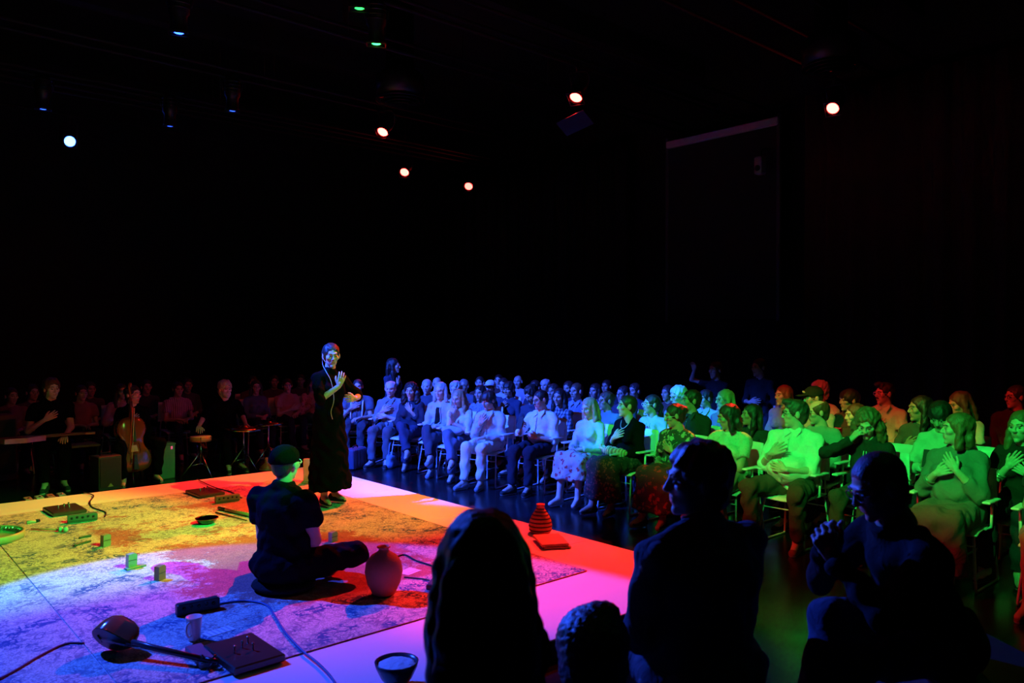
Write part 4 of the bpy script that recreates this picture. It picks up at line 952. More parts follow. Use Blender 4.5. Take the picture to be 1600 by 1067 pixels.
# --- fourth row and beyond
seated('bald man with a moustache', 'bald man with a moustache lit pink, tallest of the rear row', 9.25, 10.33, 1.16, lod=2, hair='bald', beard='moustache', haircol=(.1, .06, .05), shirt=(.5, .4, .45), skin='pale', arms_chair=False)
seated('dark figure behind the bowed man', 'dim dark-haired figure behind the man with the bowed head', 8.4, 8.98, 1.16, lod=2, hair='short', shirt=(.04, .04, .06), arms_chair=False)
seated('red-lit older man', 'older man with a red-lit balding head, rear row', 8.9, 9.27, 1.14, lod=2, hair='fringe', haircol=GRAYHAIR, shirt=(.2, .18, .2), skin='pale', arms_chair=False)
seated('bearded man in the rear', 'bearded man in the rear row beside the printed shirt', 8.6, 8.44, 1.18, lod=2, hair='short', beard='full', shirt=(.06, .06, .1), arms_chair=False)
seated('dim figure with a reddish forehead', 'dim figure with a reddish forehead above the woman with tied hair', 9.4, 8.37, 1.17, lod=2, hair='crop', shirt=(.04, .04, .06), arms_chair=False)
seated('dim figure behind the cropped-haired woman', 'dim blue figure in the rear row above the cropped-haired woman', 8.9, 7.38, 1.19, lod=2, hair='short', shirt=(.05, .05, .08), arms_chair=False)
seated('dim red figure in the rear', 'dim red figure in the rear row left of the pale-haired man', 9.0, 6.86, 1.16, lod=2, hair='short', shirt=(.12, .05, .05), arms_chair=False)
seated('woman with reddish hair', 'woman with short reddish hair and an orange-lit face, rear row', 8.8, 4.96, 1.27, lod=1, fem=True, hair='bob', haircol=RUST, shirt=(.20, .16, .14), skin='pale', arms_chair=False)
seated('grey-haired man in a pale shirt', 'grey-haired man in a pale shirt lit red, arm outstretched, rear row', 9.2, 4.71, 1.31, lod=1, hair='thick', haircol=GRAYHAIR, shirt=(.62, .58, .52), skin='pale', arms=('lap', 'knee'), arms_chair=False, w=1.05)
seated('man in a red-lit buttoned shirt', 'man with a moustache and clear glasses in a red-lit shirt, hand on chest', 9.2, 3.92, 1.33, lod=1, hair='side', haircol=DARKH, beard='moustache', glasses='clear', shirt=(.58, .50, .46), sleeve='short', arms=('chest', 'lap'), skin='pale', arms_chair=False)
seated('dim man at the far right', 'dim red-lit man with dark glasses at the far right', 9.6, 2.71, 1.34, lod=2, hair='short', shirt=(.04, .03, .03), glasses='dark', arms_chair=False)
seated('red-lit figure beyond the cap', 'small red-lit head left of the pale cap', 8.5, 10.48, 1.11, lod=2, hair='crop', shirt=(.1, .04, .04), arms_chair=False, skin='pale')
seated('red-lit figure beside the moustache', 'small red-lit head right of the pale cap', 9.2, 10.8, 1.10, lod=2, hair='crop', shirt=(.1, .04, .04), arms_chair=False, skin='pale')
person('woman with long dark hair standing behind the balding man, facing right', (7.1, 11.08, 0), 200, top=1.50, lod=1, fem=True, legs='stand', arms=('chest_high', 'side'), hair='long', haircol=DARKH, shirt=(.05, .05, .09), yaw=25, group='people standing at the back')
person('standing person with one arm raised, dimly lit red, behind the right block', (9.7, 6.52, 0), 95, top=1.50, lod=2, fem=True, legs='stand', arms=('up', 'lap'), hair='short', shirt=(.02, .02, .02), sleeve='short', group='people standing at the back')
person('standing man in black with a red-lit forearm, tallest behind the right block', (9.7, 5.82, 0), 92, top=1.56, lod=2, legs='stand', arms=('belly', 'side'), hair='short', shirt=(.015, .015, .015), sleeve='elbow', group='people standing at the back')


# ------------------------------------------------------------------ clothing details the light picks out
def detail(desc): return INFO[desc]
SILV = mat('bracelet_metal', (.6, .58, .5), .3, .8)
for dsc, c in [('balding man with crossed forearms', (.22, .22, .24)), ('man in a white shirt raising a phone', (.70, .70, .68)), ('large man in a pale shirt', (.74, .74, .70)), ('man in a printed shirt', (.30, .32, .42)), ('man in a red-lit buttoned shirt', (.58, .50, .46)), ('grey-haired man in a light shirt', (.55, .54, .52)), ('young man in a dark polo', (.04, .045, .04)), ('man with an orange-lit face', (.40, .46, .50)), ('person in wide pale trousers', (.46, .50, .48)), ('grey-haired man in a pale shirt', (.62, .58, .52)), ('man in suspenders', (.12, .12, .14))]:
    shirt_front(INFO[dsc], cloth(c))
for dsc, c, x in [('man in an open pale overshirt', (.60, .58, .52), .055), ('balding man in a grey jacket', (.20, .23, .22), .05), ('woman with long dark hair and a vest', (.10, .12, .16), .06), ('woman with clear glasses', (.5, .56, .54), .05), ('woman in a dark hooded jacket', (.55, .58, .52), .018)]:
    strip(INFO[dsc], 'open_front', [front_path(INFO[dsc], x * .6, x, .43, .02), front_path(INFO[dsc], -x * .6, -x, .43, .02)], .009 if x > .02 else .004, cloth(c))
strip(INFO['man in an open pale overshirt'], 'undershirt', [front_path(INFO['man in an open pale overshirt'], xx, xx * 1.6, .42, .06, 12, .002) for xx in (-.022, -.008, .008, .022)], .012, cloth((.02, .02, .03)))
for dsc, sd in [('large man in a pale shirt', 1), ('grey-clad woman with a bob', 1), ('long-haired woman with bracelets', 1), ('woman in a floral blouse', -1), ('sandalled person at the picture edge', -1), ('woman with her hand on her heart', 1), ('man in suspenders', 1)]: bracelet(INFO[dsc], sd, SILV)
bracelet(INFO['long-haired woman with bracelets'], 1, SILV, 'bracelet', .038, .10)
I_ = INFO['woman in a dark hooded jacket']; p_ = front_path(I_, -.11, -.11, .36, .35, 1, .012)[0]
star = [(math.sin(k * math.pi / 5) * (.05 if k % 2 == 0 else .014), math.cos(k * math.pi / 5) * (.065 if k % 2 == 0 else .018)) for k in range(10)]
MB().prism(star, -.002, .002, Matrix.Translation(p_) @ Matrix.Rotation(math.pi / 2 + .15, 4, 'X')).build('star_emblem', cloth((.7, .72, .68)), I_['root'])
I_ = INFO['woman in a pale trimmed top']; strip(I_, 'dark_trim', [front_path(I_, -.10, .10, .30, .30, 10), front_path(I_, -.12, .12, .22, .25, 10)], .007, cloth((.03, .04, .03)))
I_ = INFO['short-haired woman in black']; nk = [tuple(I_['nb'] + I_['rt'] * (.06 * math.cos(a)) + I_['fw'] * (.03 + .075 * max(0, math.sin(a))) - I_['up'] * (.10 * max(0, math.sin(a)) - .005)) for a in np.linspace(0, math.pi, 12)]; MB().tube(nk, .004, 5).build('necklace', SILV, I_['root'])
cap_ = INFO['man in a dark cap']; q_ = cap_['hc'] + cap_['HR'] @ np.array([0, .098, .082]); V_, Q_ = ball((0, 0, 0), 1, 4); link('cap_badge', np_mesh('cap_badge', (V_ * np.array([.026, .008, .018])) @ (cap_['HR'] @ rx(-.5)).T + q_, Q_, cloth((.65, .66, .5))), cap_['root'])
# things held or lying in laps
def lap_thing(name, desc, at, mk, label, cat):
    I = INFO[desc]; r = I['root']; p = world(r.rotation_euler[2] / D2R, tuple(r.location), at); o = empty(name, tuple(p), r.rotation_euler[2], label, cat); mk(o); return o
def bag_(o):
    V, Q = solid([('e', (0, 0, .05), (.16, .10, .055)), ('c', (-.10, 0, .04), (.10, 0, .04), .045, .045)], .013, .03); link('body', np_mesh('bag', folds(V, Q, .004, 1.0), Q, cloth((.42, .40, .42))), o)
    MB().tube(smooth_path([(-.11, -.03, .07), (-.05, -.09, .12), (.05, -.09, .12), (.11, -.03, .07)], 4), .008, 6).build('strap', cloth((.3, .28, .3)), o)
lap_thing('handbag', 'blonde woman with raised hands', (0, .20, .60), bag_, 'soft pale handbag on the lap of the blonde woman', 'bag')
def scarf_(o):
    V, Q = solid([('c', (-.12, 0, .03), (.02, .05, .045), .04, .045), ('c', (.02, .05, .045), (.15, 0, .05), .045, .025), ('c', (-.05, -.03, .05), (.10, -.02, .06), .035, .03)], .012, .03); link('cloth', np_mesh('scarf', folds(V, Q, .007, 2.0), Q, cloth((.55, .40, .22), 'stripe', (.40, .16, .10))), o)
    MB().tube(smooth_path([(.14, 0, .05), (.19, .01, .07), (.21, 0, .10)], 3), [.02] * 7, 6).build('corner', cloth((.55, .40, .22)), o)
lap_thing('folded_scarf', 'short-haired woman in black', (0, .20, .60), scarf_, 'folded striped scarf on the lap of the cropped-haired woman', 'scarf')

# suspenders belong to the front-row man
def on_person(root, name, mb, m): return mb.build(name, m, root)
sus = MB()
for s in (-1, 1):
    sp = I1['sp']; f = [tuple(sp(.04, .168, s * .085)), tuple(sp(.15, .178, s * .085)), tuple(sp(.27, .158, s * .088)), tuple(sp(.37, .125, s * .09)), tuple(sp(.455, .05, s * .088)), tuple(sp(.45, -.04, s * .08)), tuple(sp(.36, -.128, s * .05))]
    sus.tube(smooth_path(f, 4), .011, 6)
sus.build('suspenders', cloth((.75, .73, .70)), SUSP)
def phone(face, loc, at, up_, label, tilt=20):
    p = world(face, loc, at); o = empty('smartphone', tuple(p), (face) * D2R, label, 'phone')
    o.rotation_euler = (tilt * D2R, 0, face * D2R)
    MB().box((0, 0, 0), (.075, .009, .155), None, .003).build('case', mat('phone_case', (.015, .015, .017), .3), o)
    MB().box((0, -.0052, 0), (.068, .001, .142)).build('screen', mat('phone_screen', (.01, .01, .012), .08), o)
    return o
phone(100, (6.55, 6.90, 0), I21['wr'][1] + np.array([-.03, .045, .10]), 0, 'black phone raised by the man in the white shirt')
phone(90, (7.4, 2.64, 0), (I54['wr'][1] + I54['wr'][-1]) / 2 + np.array([0, .045, .085]), 0, 'black phone in the hands of the fringed woman')

# ------------------------------------------------------------------ behind the platform: audience and band
G2 = 'audience behind the band'
def rear(desc, label, x, y, top, **kw):
    kw.setdefault('lod', 2); face = kw.pop('face', 180)
    r, inf = person(label, (x, y, 0), face, top=top, group=G2, **kw)
    chair((x, y, 0), face, 'white wire-legged chair under the ' + desc, CHAIR2, 'white wire-legged audience chairs'); return r, inf
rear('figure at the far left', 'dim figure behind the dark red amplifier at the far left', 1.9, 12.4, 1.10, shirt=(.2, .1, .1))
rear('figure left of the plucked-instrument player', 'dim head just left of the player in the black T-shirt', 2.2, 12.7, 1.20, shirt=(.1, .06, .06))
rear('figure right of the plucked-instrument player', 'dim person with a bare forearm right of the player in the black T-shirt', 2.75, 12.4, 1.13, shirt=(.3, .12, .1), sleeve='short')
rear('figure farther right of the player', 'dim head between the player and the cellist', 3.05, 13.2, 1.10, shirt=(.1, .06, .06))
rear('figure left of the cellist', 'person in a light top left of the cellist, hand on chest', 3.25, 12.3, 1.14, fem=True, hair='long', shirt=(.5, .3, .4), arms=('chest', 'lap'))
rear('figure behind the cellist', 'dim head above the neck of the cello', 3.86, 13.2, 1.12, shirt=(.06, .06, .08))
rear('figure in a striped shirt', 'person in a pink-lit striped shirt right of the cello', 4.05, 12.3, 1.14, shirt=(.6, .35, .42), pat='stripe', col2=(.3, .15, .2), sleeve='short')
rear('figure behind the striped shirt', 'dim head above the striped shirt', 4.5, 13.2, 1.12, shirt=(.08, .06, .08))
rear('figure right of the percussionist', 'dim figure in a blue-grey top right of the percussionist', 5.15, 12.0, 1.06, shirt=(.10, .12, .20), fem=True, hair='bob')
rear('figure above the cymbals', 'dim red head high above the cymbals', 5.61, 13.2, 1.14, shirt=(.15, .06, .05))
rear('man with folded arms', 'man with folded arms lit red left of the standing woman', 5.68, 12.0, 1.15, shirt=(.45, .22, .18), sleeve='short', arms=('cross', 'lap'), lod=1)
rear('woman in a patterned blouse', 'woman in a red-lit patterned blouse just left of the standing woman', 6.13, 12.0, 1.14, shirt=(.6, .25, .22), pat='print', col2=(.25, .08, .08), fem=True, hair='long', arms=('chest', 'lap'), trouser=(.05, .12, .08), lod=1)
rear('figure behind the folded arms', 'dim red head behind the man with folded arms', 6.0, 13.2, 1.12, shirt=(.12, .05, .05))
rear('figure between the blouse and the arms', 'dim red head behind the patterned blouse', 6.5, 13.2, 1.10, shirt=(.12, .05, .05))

def stool(x, y, h, label, grp='performers seats'):
    o = empty('stool', (x, y, 0), 0, label, 'stool', grp)
    MB().lathe([(0, h - .05), (.17, h - .05), (.18, h - .03), (.17, h), (.0, h)], (0, 0, 0), 20).build('seat', mat('stool_pad', (.02, .02, .022), .6), o)
    for k in range(4):
        a = k * math.pi / 2 + .785; MB().tube([(.11 * math.cos(a), .11 * math.sin(a), h - .05), (.19 * math.cos(a), .19 * math.sin(a), .005)], .012, 6).build('leg', BLK, o)
    MB().tube([(.155 * math.cos(a), .155 * math.sin(a), h * .38) for a in np.linspace(0, 2 * math.pi, 16, endpoint=False)], .008, 5, closed=True).build('footring', BLK, o); return o
BAND = 'musicians in black'
# player of the long flat instrument
person('musician in a black T-shirt with a hand on his chest behind a flat stringed instrument', (2.15, 11.2, 0), 172, top=1.33, lod=1, group=BAND, arms=('chest', 'knee'), shirt=BLKC, sleeve='short', hair='thick', haircol=BROWN, trouser=BLKC, skin='pale', yaw=20, w=1.06)
stool(2.15, 11.22, .45, 'black stool under the musician in the black T-shirt')
zi = empty('lap_string_instrument', (1.98, 10.80, .645), 3 * D2R, 'long flat stringed instrument lying across the lap of the seated musician', 'instrument')
wood = mat('warm_wood', (.42, .17, .07), .3, var=.3, scale=14, coat=.3)
MB().prism([(-.42, -.11), (-.20, -.13), (.02, -.05), (.02, .05), (-.20, .13), (-.42, .11), (-.46, 0)], -.03, .03).build('body', wood, zi)
MB().box((.24, 0, .015), (.46, .055, .03), None, .008).build('neck', mat('dark_fretboard', (.10, .05, .03), .4), zi)
MB().prism([(.46, -.035), (.56, -.045), (.58, 0), (.56, .045), (.46, .035)], 0, .025).build('headstock', wood, zi)
for k in range(4): MB().tube([(-.36, -.018 + .012 * k, .036), (.48, -.018 + .012 * k, .034)], .0012, 4).build('string', mat('steel', (.6, .6, .6), .25, 1), zi)
for k in range(9): MB().box((.04 + .045 * k, 0, .032), (.004, .052, .003)).build('fret', mat('steel', (.6, .6, .6), .25, 1), zi)
# cellist
person('cellist in a long-sleeved black top with both hands at the chest behind a cello', (2.99, 10.78, 0), 178, top=1.24, lod=1, group=BAND, fem=True, arms=('chest', 'cross'), shirt=BLKC, hair='updo', haircol=DARKH, trouser=BLKC, legs='wide', skin='pale', yaw=28)
stool(2.99, 10.8, .45, 'black stool under the cellist')
STEEL = mat('steel', (.6, .6, .6), .25, 1)
CELLO = mat('cello_varnish', (.20, .055, .02), .12, var=.35, scale=5, coat=.6)
def bout(n=9):
    half = [(0, 0), (.09, .004), (.17, .035), (.215, .10), (.22, .17), (.195, .25), (.155, .30), (.135, .36), (.14, .43), (.165, .48), (.175, .54), (.16, .61), (.115, .665), (.05, .685), (0, .69)]
    pts = smooth_path([(x, z, 0) for x, z in half], 3); h = [(p.x, p.y) for p in pts]
    return h + [(-x, z) for x, z in h[-2:0:-1]]
ce = empty('cello', (2.90, 10.44, 0), 8 * D2R, 'varnished brown cello standing on its endpin before the cellist', 'cello')
ce.rotation_euler = (-9 * D2R, 0, 8 * D2R)
o2 = bout(); M90 = Matrix.Translation((0, 0, .17)) @ Matrix.Rotation(math.pi / 2, 4, 'X')
bd = MB(); n = len(o2); vs = []; 
for (sc, y) in ((.55, -.083), (.86, -.075), (1.0, -.06), (.985, -.05), (.985, .05), (1.0, .06), (.86, .078), (.55, .088)):
    for x, z in o2: vs.append((x * sc, y, .17 + .33 + (z - .33) * sc))
fs = [tuple(range(n))]; 
for k in range(7):
    for i in range(n): j = (i + 1) % n; fs.append((k * n + i, k * n + n + i, k * n + n + j, k * n + j))
fs.append(tuple(7 * n + i for i in range(n - 1, -1, -1)))
bd.add(vs, fs, True); bd.build('body', CELLO, ce)
dk = mat('ebony', (.012, .010, .010), .3)
MB().box((0, -.105, .80), (.038, .022, .52), rot(-4, 0, 0), .006).build('fingerboard', dk, ce)
MB().tube([(0, -.06, .84), (0, -.075, 1.0), (0, -.088, 1.12)], [.028, .020, .018], 8).build('neck', CELLO, ce)
MB().tube(smooth_path([(0, -.088, 1.12), (0, -.075, 1.22), (0, -.085, 1.27), (0, -.115, 1.265), (0, -.108, 1.235)], 4), .017, 8).build('scroll', CELLO, ce)
MB().prism([(-.03, .20), (.03, .20), (.018, .38), (-.018, .38)], .108, .118, Matrix.Rotation(math.pi / 2, 4, 'X')).build('tailpiece', dk, ce)
MB().prism([(-.045, .42), (.045, .42), (.03, .50), (-.03, .50)], .088, .098, Matrix.Rotation(math.pi / 2, 4, 'X') ).build('bridge', mat('pale_wood', (.55, .38, .2), .5), ce)
for s in (-1, 1): MB().tube(smooth_path([(s * .062, -.093, .40), (s * .075, -.090, .43), (s * .07, -.089, .47), (s * .066, -.090, .51), (s * .055, -.092, .53)], 3), .004, 5).build('f_hole', dk, ce)
for k in range(4): MB().tube([(-.015 + .01 * k, -.118, .36), (-.021 + .014 * k, -.125, .50), (-.009 + .006 * k, -.105, 1.1)], .001, 4).build('string', STEEL, ce)
for k in range(4): MB().tube([(-.02, -.08, 1.15 + .025 * k), (.055 * (1 if k % 2 else -1), -.08, 1.15 + .025 * k)], .006, 5).build('peg', dk, ce)
MB().tube([(0, 0, .19), (0, 0, .0)], .006, 6).build('endpin', STEEL, ce)
bw = empty('cello_bow', (2.80, 10.22, .30), 0, 'slim cello bow held upright before the cello', 'bow')
MB().tube([(0, 0, 0), (.012, .02, .35), (.045, .05, .70)], .005, 6).build('stick', mat('bow_stick', (.30, .09, .04), .3), bw)
MB().tube([(.014, -.014, .02), (.058, .03, .69)], .0025, 4).build('hair', mat('bow_hair', (.7, .68, .6), .7), bw); MB().box((.012, -.006, .05), (.014, .024, .05), None, .003).build('frog', dk, bw)

# percussionist and his stands
person('grey-bearded percussionist in a black shirt seated behind two cymbals', (4.27, 11.0, 0), 176, top=1.24, lod=1, group=BAND, w=1.12, arms=({'at': (.50, .38, .60), 'dir': (.2, .9, -.2), 'palm': (0, 0, -1), 'hand': 'relax'}, {'at': (-.16, .46, .60), 'dir': (.1, .9, -.3), 'palm': (0, 0, -1), 'hand': 'curl'}),
       shirt=BLKC, sleeve='elbow', hair='thick', haircol=GRAYHAIR, beard='full', trouser=BLKC, skin='pale', yaw=8, collar=False)
stool(4.27, 11.02, .45, 'black stool under the percussionist')
def tripod(o, z):
    MB().tube([(0, 0, .18), (0, 0, z)], .011, 8).build('pole', STEEL, o); MB().tube([(0, 0, .30), (0, 0, .36)], .02, 8).build('collar', BLK, o)
    for k in range(3):
        a = k * 2.094 + .6; l = MB().tube([(0, 0, .34), (.24 * math.cos(a), .24 * math.sin(a), .012)], .008, 6).build('leg', STEEL, o)
        MB().tube([(0, 0, .18), (.14 * math.cos(a), .14 * math.sin(a), .155)], .005, 5).build('brace', STEEL, l)
brass = mat('cymbal_brass', (.62, .42, .16), .22, 1, var=.15, scale=20)
for x, y, z, r, t, lb in [(4.33, 10.5, .62, .25, 5, 'thin brass cymbal on a tripod stand, left one of two'), (4.67, 10.46, .65, .20, -4, 'thin brass cymbal on a tripod stand, right one of two')]:
    o = empty('cymbal_stand', (x, y, 0), .4, lb, 'cymbal', 'cymbals on stands'); tripod(o, z + .05)
    MB().lathe([(r, -.022), (r * .6, -.004), (r * .24, .006), (r * .18, .022), (.006, .028), (.006, .026), (r * .18, .019), (r * .24, .002), (r * .6, -.008), (r, -.026)], (0, 0, z), 28, rot(t, 0, 0)).build('cymbal', brass, o)
    MB().tube([(0, 0, z + .03), (0, 0, z + .06)], .012, 6).build('wing_nut', BLK, o)
o = empty('frame_drum_stand', (3.74, 10.48, 0), .2, 'shallow drum on a tripod stand left of the percussionist', 'drum')
tripod(o, .47)
dr = MB().lathe([(.13, -.06), (.135, -.06), (.135, .0), (.13, .0)], (0, 0, .54), 28).build('shell', wood, o)
MB().lathe([(.132, 0), (.132, .004), (0, .005)], (0, 0, .54), 28).build('drumhead', mat('drumhead', (.6, .52, .4), .6), o)
for k in range(6): a = k * math.pi / 3; MB().tube([(.141 * math.cos(a), .141 * math.sin(a), .485), (.141 * math.cos(a), .141 * math.sin(a), .545)], .005, 5).build('tension_rod', STEEL, o)
# cabinets round the band
def cabinet(name, label, loc, d, m, grille=True, logo=False, rzd=0):
    o = empty(name, loc, rzd * D2R, label, 'speaker'); MB().box((0, 0, d[2] / 2), d, None, .012).build('cabinet', m, o)
    if grille: MB().box((0, -d[1] / 2 - .004, d[2] * .52), (d[0] * .88, .008, d[2] * .82), None, .003).build('grille', mat('grille_cloth', (.03, .03, .032), .85, bump=.6, bscale=300), o)
    MB().tube([(-.07, 0, d[2]), (-.06, 0, d[2] + .03), (.06, 0, d[2] + .03), (.07, 0, d[2])], .008, 6).build('handle', BLK, o)
    if logo: MB().prism([(-.035, .05), (.035, .05), (.0, .095)], d[1] / 2 + .008, d[1] / 2 + .012, Matrix.Rotation(math.pi / 2, 4, 'X')).build('badge', mat('badge_tan', (.6, .38, .2), .5), o)
    for sx in (-1, 1):
        for sy in (-1, 1): MB().lathe([(.015, 0), (.018, .012)], (sx * d[0] * .4, sy * d[1] * .4, -.001), 8).build('foot', BLK, o)
    return o
tol = mat('black_tolex', (.035, .03, .032), .6, bump=.3, bscale=200)
cabinet('monitor_speaker', 'dark loudspeaker with a small tan triangle badge left of the cello', (2.56, 10.36, .01), (.27, .24, .42), tol, True, True, 10)
cabinet('amplifier', 'dark red-lit amplifier cabinet at the far left picture edge', (1.62, 11.9, .01), (.45, .3, .85), mat('red_tolex', (.16, .06, .05), .6), True, False, 15)
o = empty('equipment_case', (3.36, 10.72, 0), 5 * D2R, 'tall green-lit case standing right of the cello', 'case')
MB().box((0, 0, .23), (.20, .18, .46), None, .012).build('body', mat('case_green', (.10, .22, .12), .5), o); MB().box((0, 0, .455), (.215, .195, .03), None, .008).build('lid', mat('case_green', (.10, .22, .12), .5), o)
for s in (-.05, .05): MB().box((s, -.093, .41), (.03, .012, .05), None, .003).build('latch', STEEL, o)
o = empty('side_table', (2.40, 10.95, 0), 0, 'low dark table between the flat stringed instrument and the loudspeaker', 'table')
MB().box((0, 0, .50), (.42, .30, .03), None, .008).build('tabletop', mat('dark_table', (.14, .05, .045), .5), o)
for sx in (-.18, .18):
    for sy in (-.12, .12): MB().tube([(sx, sy, .485), (sx, sy, .0)], .012, 6).build('leg', BLK, o)
o = empty('effects_pedal_board', (1.85, 10.02, 0), 4 * D2R, 'small red-lit pedal board on the floor beyond the platform edge', 'pedals')
MB().box((0, 0, .02), (.46, .20, .035), rot(6, 0, 0), .008).build('board', BLK, o)
for k in range(4):
    p = MB().box((-.165 + .11 * k, .0, .06), (.075, .12, .045), rot(6, 0, 0), .006).build('pedal', mat('pedal_%d' % k, [(.5, .12, .1), (.3, .3, .3), (.45, .1, .1), (.2, .2, .25)][k], .4), o)
    MB().lathe([(.012, 0), (.012, .012), (0, .014)], (-.165 + .11 * k, -.03, .08), 10).build('switch', STEEL, p)
o = empty('flower_shaker', (4.5, 10.15, 0), 0, 'round red percussion gourd on the floor behind the seated man', 'percussion')
MB().lathe([(0, .0), (.05, .005), (.085, .05), (.08, .10), (.04, .135), (.02, .16), (.022, .22), (0, .225)], (0, 0, 0), 18).build('gourd', mat('red_gourd', (.5, .09, .05), .4), o)
MB().tube([(.087 * math.cos(a), .087 * math.sin(a), .065) for a in np.linspace(0, 6.28, 18, endpoint=False)], .008, 6, closed=True).build('bead_net', mat('beads', (.45, .25, .12), .5), o)
o = empty('hard_case', (5.62, 9.72, 0), 28 * D2R, 'ribbed dark blue hard case on the floor behind the standing woman', 'case')
MB().box((0, 0, .15), (.36, .17, .29), None, .02).build('shell', mat('case_blue', (.05, .07, .13), .35), o)
for k in range(5): MB().box((-.14 + .07 * k, 0, .15), (.018, .182, .27), None, .006).build('rib', mat('case_blue', (.05, .07, .13), .35), o)
MB().tube([(-.06, 0, .295), (-.05, 0, .325), (.05, 0, .325), (.06, 0, .295)], .009, 6).build('handle', BLK, o)
o = empty('shoulder_bag', (6.05, 9.45, 0), 30 * D2R, 'pale blue shoulder bag on the floor between the front-row feet', 'bag')
V_, Q_ = solid([('e', (0, 0, .12), (.11, .06, .11)), ('c', (-.08, 0, .05), (.08, 0, .05), .06, .06)], .012, .03, cut=[('e', (0, 0, -.5), (1, 1, .505))]); link('body', np_mesh('bag', folds(V_, Q_, .004), Q_, cloth((.25, .3, .45))), o)
MB().tube(smooth_path([(-.09, 0, .17), (-.07, 0, .30), (0, .01, .36), (.07, 0, .30), (.09, 0, .17)], 4), .009, 6).build('strap', cloth((.2, .25, .4)), o)

# ------------------------------------------------------------------ on the platform: two performers
W, IW = person('woman standing on the rugs in a long black dress, one hand on her chest', (3.93, 7.33, PZ + .008), 190, top=1.665, lod=0, fem=True, legs='dress', bottom='gown', w=.98,
   arms=({'at': (.045, .215, 1.235), 'dir': (-.30, .12, .95), 'palm': (-.45, -.9, .1), 'hand': 'flat', 'pole': (.8, .25, -.8)}, {'at': (-.145, .245, 1.10), 'dir': (.93, .30, .10), 'palm': (0, -1, -.1), 'hand': 'relax', 'pole': (-1, -.2, -.6)}),
   shirt=(.006, .007, .007), sleeve='elbow', collar=True, trouser=(.006, .007, .007), hair='updo', haircol=DARKH, skin='mid', yaw=-26, pitch=-4, shoe=(.03, .03, .03), group='performers on the platform')
hcw = IW['hc']; HRw = IW['HR']; hp = lambda p: tuple(hcw + HRw @ (np.array(p) * 1.03))
MB().tube(smooth_path([hp((.080, -.02, .0)), hp((.082, .03, -.03)), hp((.066, .075, -.055)), hp((.045, .092, -.06))], 4), .0025, 6).build('headset_microphone', mat('headset', (.5, .42, .36), .5), W)
MB().tube(smooth_path([hp((.080, -.03, .0)), hp((.075, -.04, -.09)), (.10, .085, 1.38), (.085, .145, 1.28), (.07, .168, 1.10), (.10, .160, .98), (.085, .165, .90)], 5), .0035, 6).build('microphone_cable', mat('pale_cable', (.45, .40, .36), .5), W)
person('man seated cross-legged on the rug in black T-shirt and dark cap, seen from behind', (2.40, 5.10, PZ + .008), -64, top=.985, seat=.075, lod=0, legs='floor', w=1.24, belly=.04, arms=('clasp', 'lap'), shirt=(.007, .007, .012), sleeve='short', trouser=(.007, .007, .011), hair='crop', haircol=DARKH, cap='beanie', capcol=(.006, .009, .010),
   skin='pale', yaw=4, glasses='clear', group='performers on the platform', collar=True, shoe=(.03, .03, .03))
o = empty('floor_cushion', (2.40, 5.10, PZ + .008), -64 * D2R, 'flat black cushion under the seated man in the cap', 'cushion')
V_, Q_ = solid([('e', (0, -.02, .035), (.23, .20, .05))], .014, .02, cut=[('e', (0, 0, -.5), (1, 1, .5))]); link('cover', np_mesh('cushion', V_, Q_, cloth((.02, .02, .025))), o)

# ------------------------------------------------------------------ on the platform: instruments and small things
RT = PZ + .0085
ebony = mat('dark_slab_wood', (.05, .028, .02), .35, var=.4, scale=8, coat=.2)
for x, y, d, rzd, lb in [(1.79, 8.76, (.30, .40, .035), 2, 'dark slab with four upright pegs at the far left of the rugs'), (1.71, 4.15, (.28, .42, .042), 1, 'dark slab with four upright pegs nearest the camera'), (3.15, 8.70, (.28, .40, .035), 2, 'dark red-lit slab with upright pegs near the far platform edge')]:
    o = empty('peg_board', (x, y, RT), rzd * D2R, lb, 'board', 'slabs with pegs')
    MB().box((0, 0, d[2] / 2), d, None, .007).build('slab', ebony, o)
    for (px, py) in ((-.06, -.02), (.0, .02), (.05, .06), (.03, -.05)):
        p = MB().tube([(px, py, d[2]), (px, py, d[2] + .032)], .005, 6).build('peg', mat('peg_metal', (.35, .30, .28), .3, .7), o); MB().lathe([(0, 0), (.009, .003), (.009, .009), (0, .012)], (px, py, d[2] + .030), 8).build('cap', STEEL, p)
for x, y, w_, rzd, c, lb in [(1.82, 8.18, .25, -8, (.10, .12, .09), 'small speaker bar with a row of dark knobs lying before the far left slab'), (3.18, 8.14, .25, -4, (.20, .12, .08), 'small speaker bar with dark knobs beside the red-lit slab'), (1.77, 5.02, .26, -4, (.02, .02, .025), 'dark speaker bar standing behind the mug')]:
    o = empty('speaker_bar', (x, y, RT), rzd * D2R, lb, 'device', 'speaker bars on the rugs')
    MB().box((0, 0, .037), (w_, .055, .074), None, .008).build('body', mat('bar_%d' % int(x * 100), c, .45), o)
    for k in range(5): MB().lathe([(.011, 0), (.011, .006), (0, .007)], (-.09 + .045 * k, -.029, .045 + .006 * (k % 2)), 10, rot(90, 0, 0)).build('knob', mat('dark_knob', (.015, .015, .015), .4), o)
    MB().box((0, -.0285, .018), (w_ * .92, .003, .004)).build('slot', mat('dark_knob', (.015, .015, .015), .4), o)
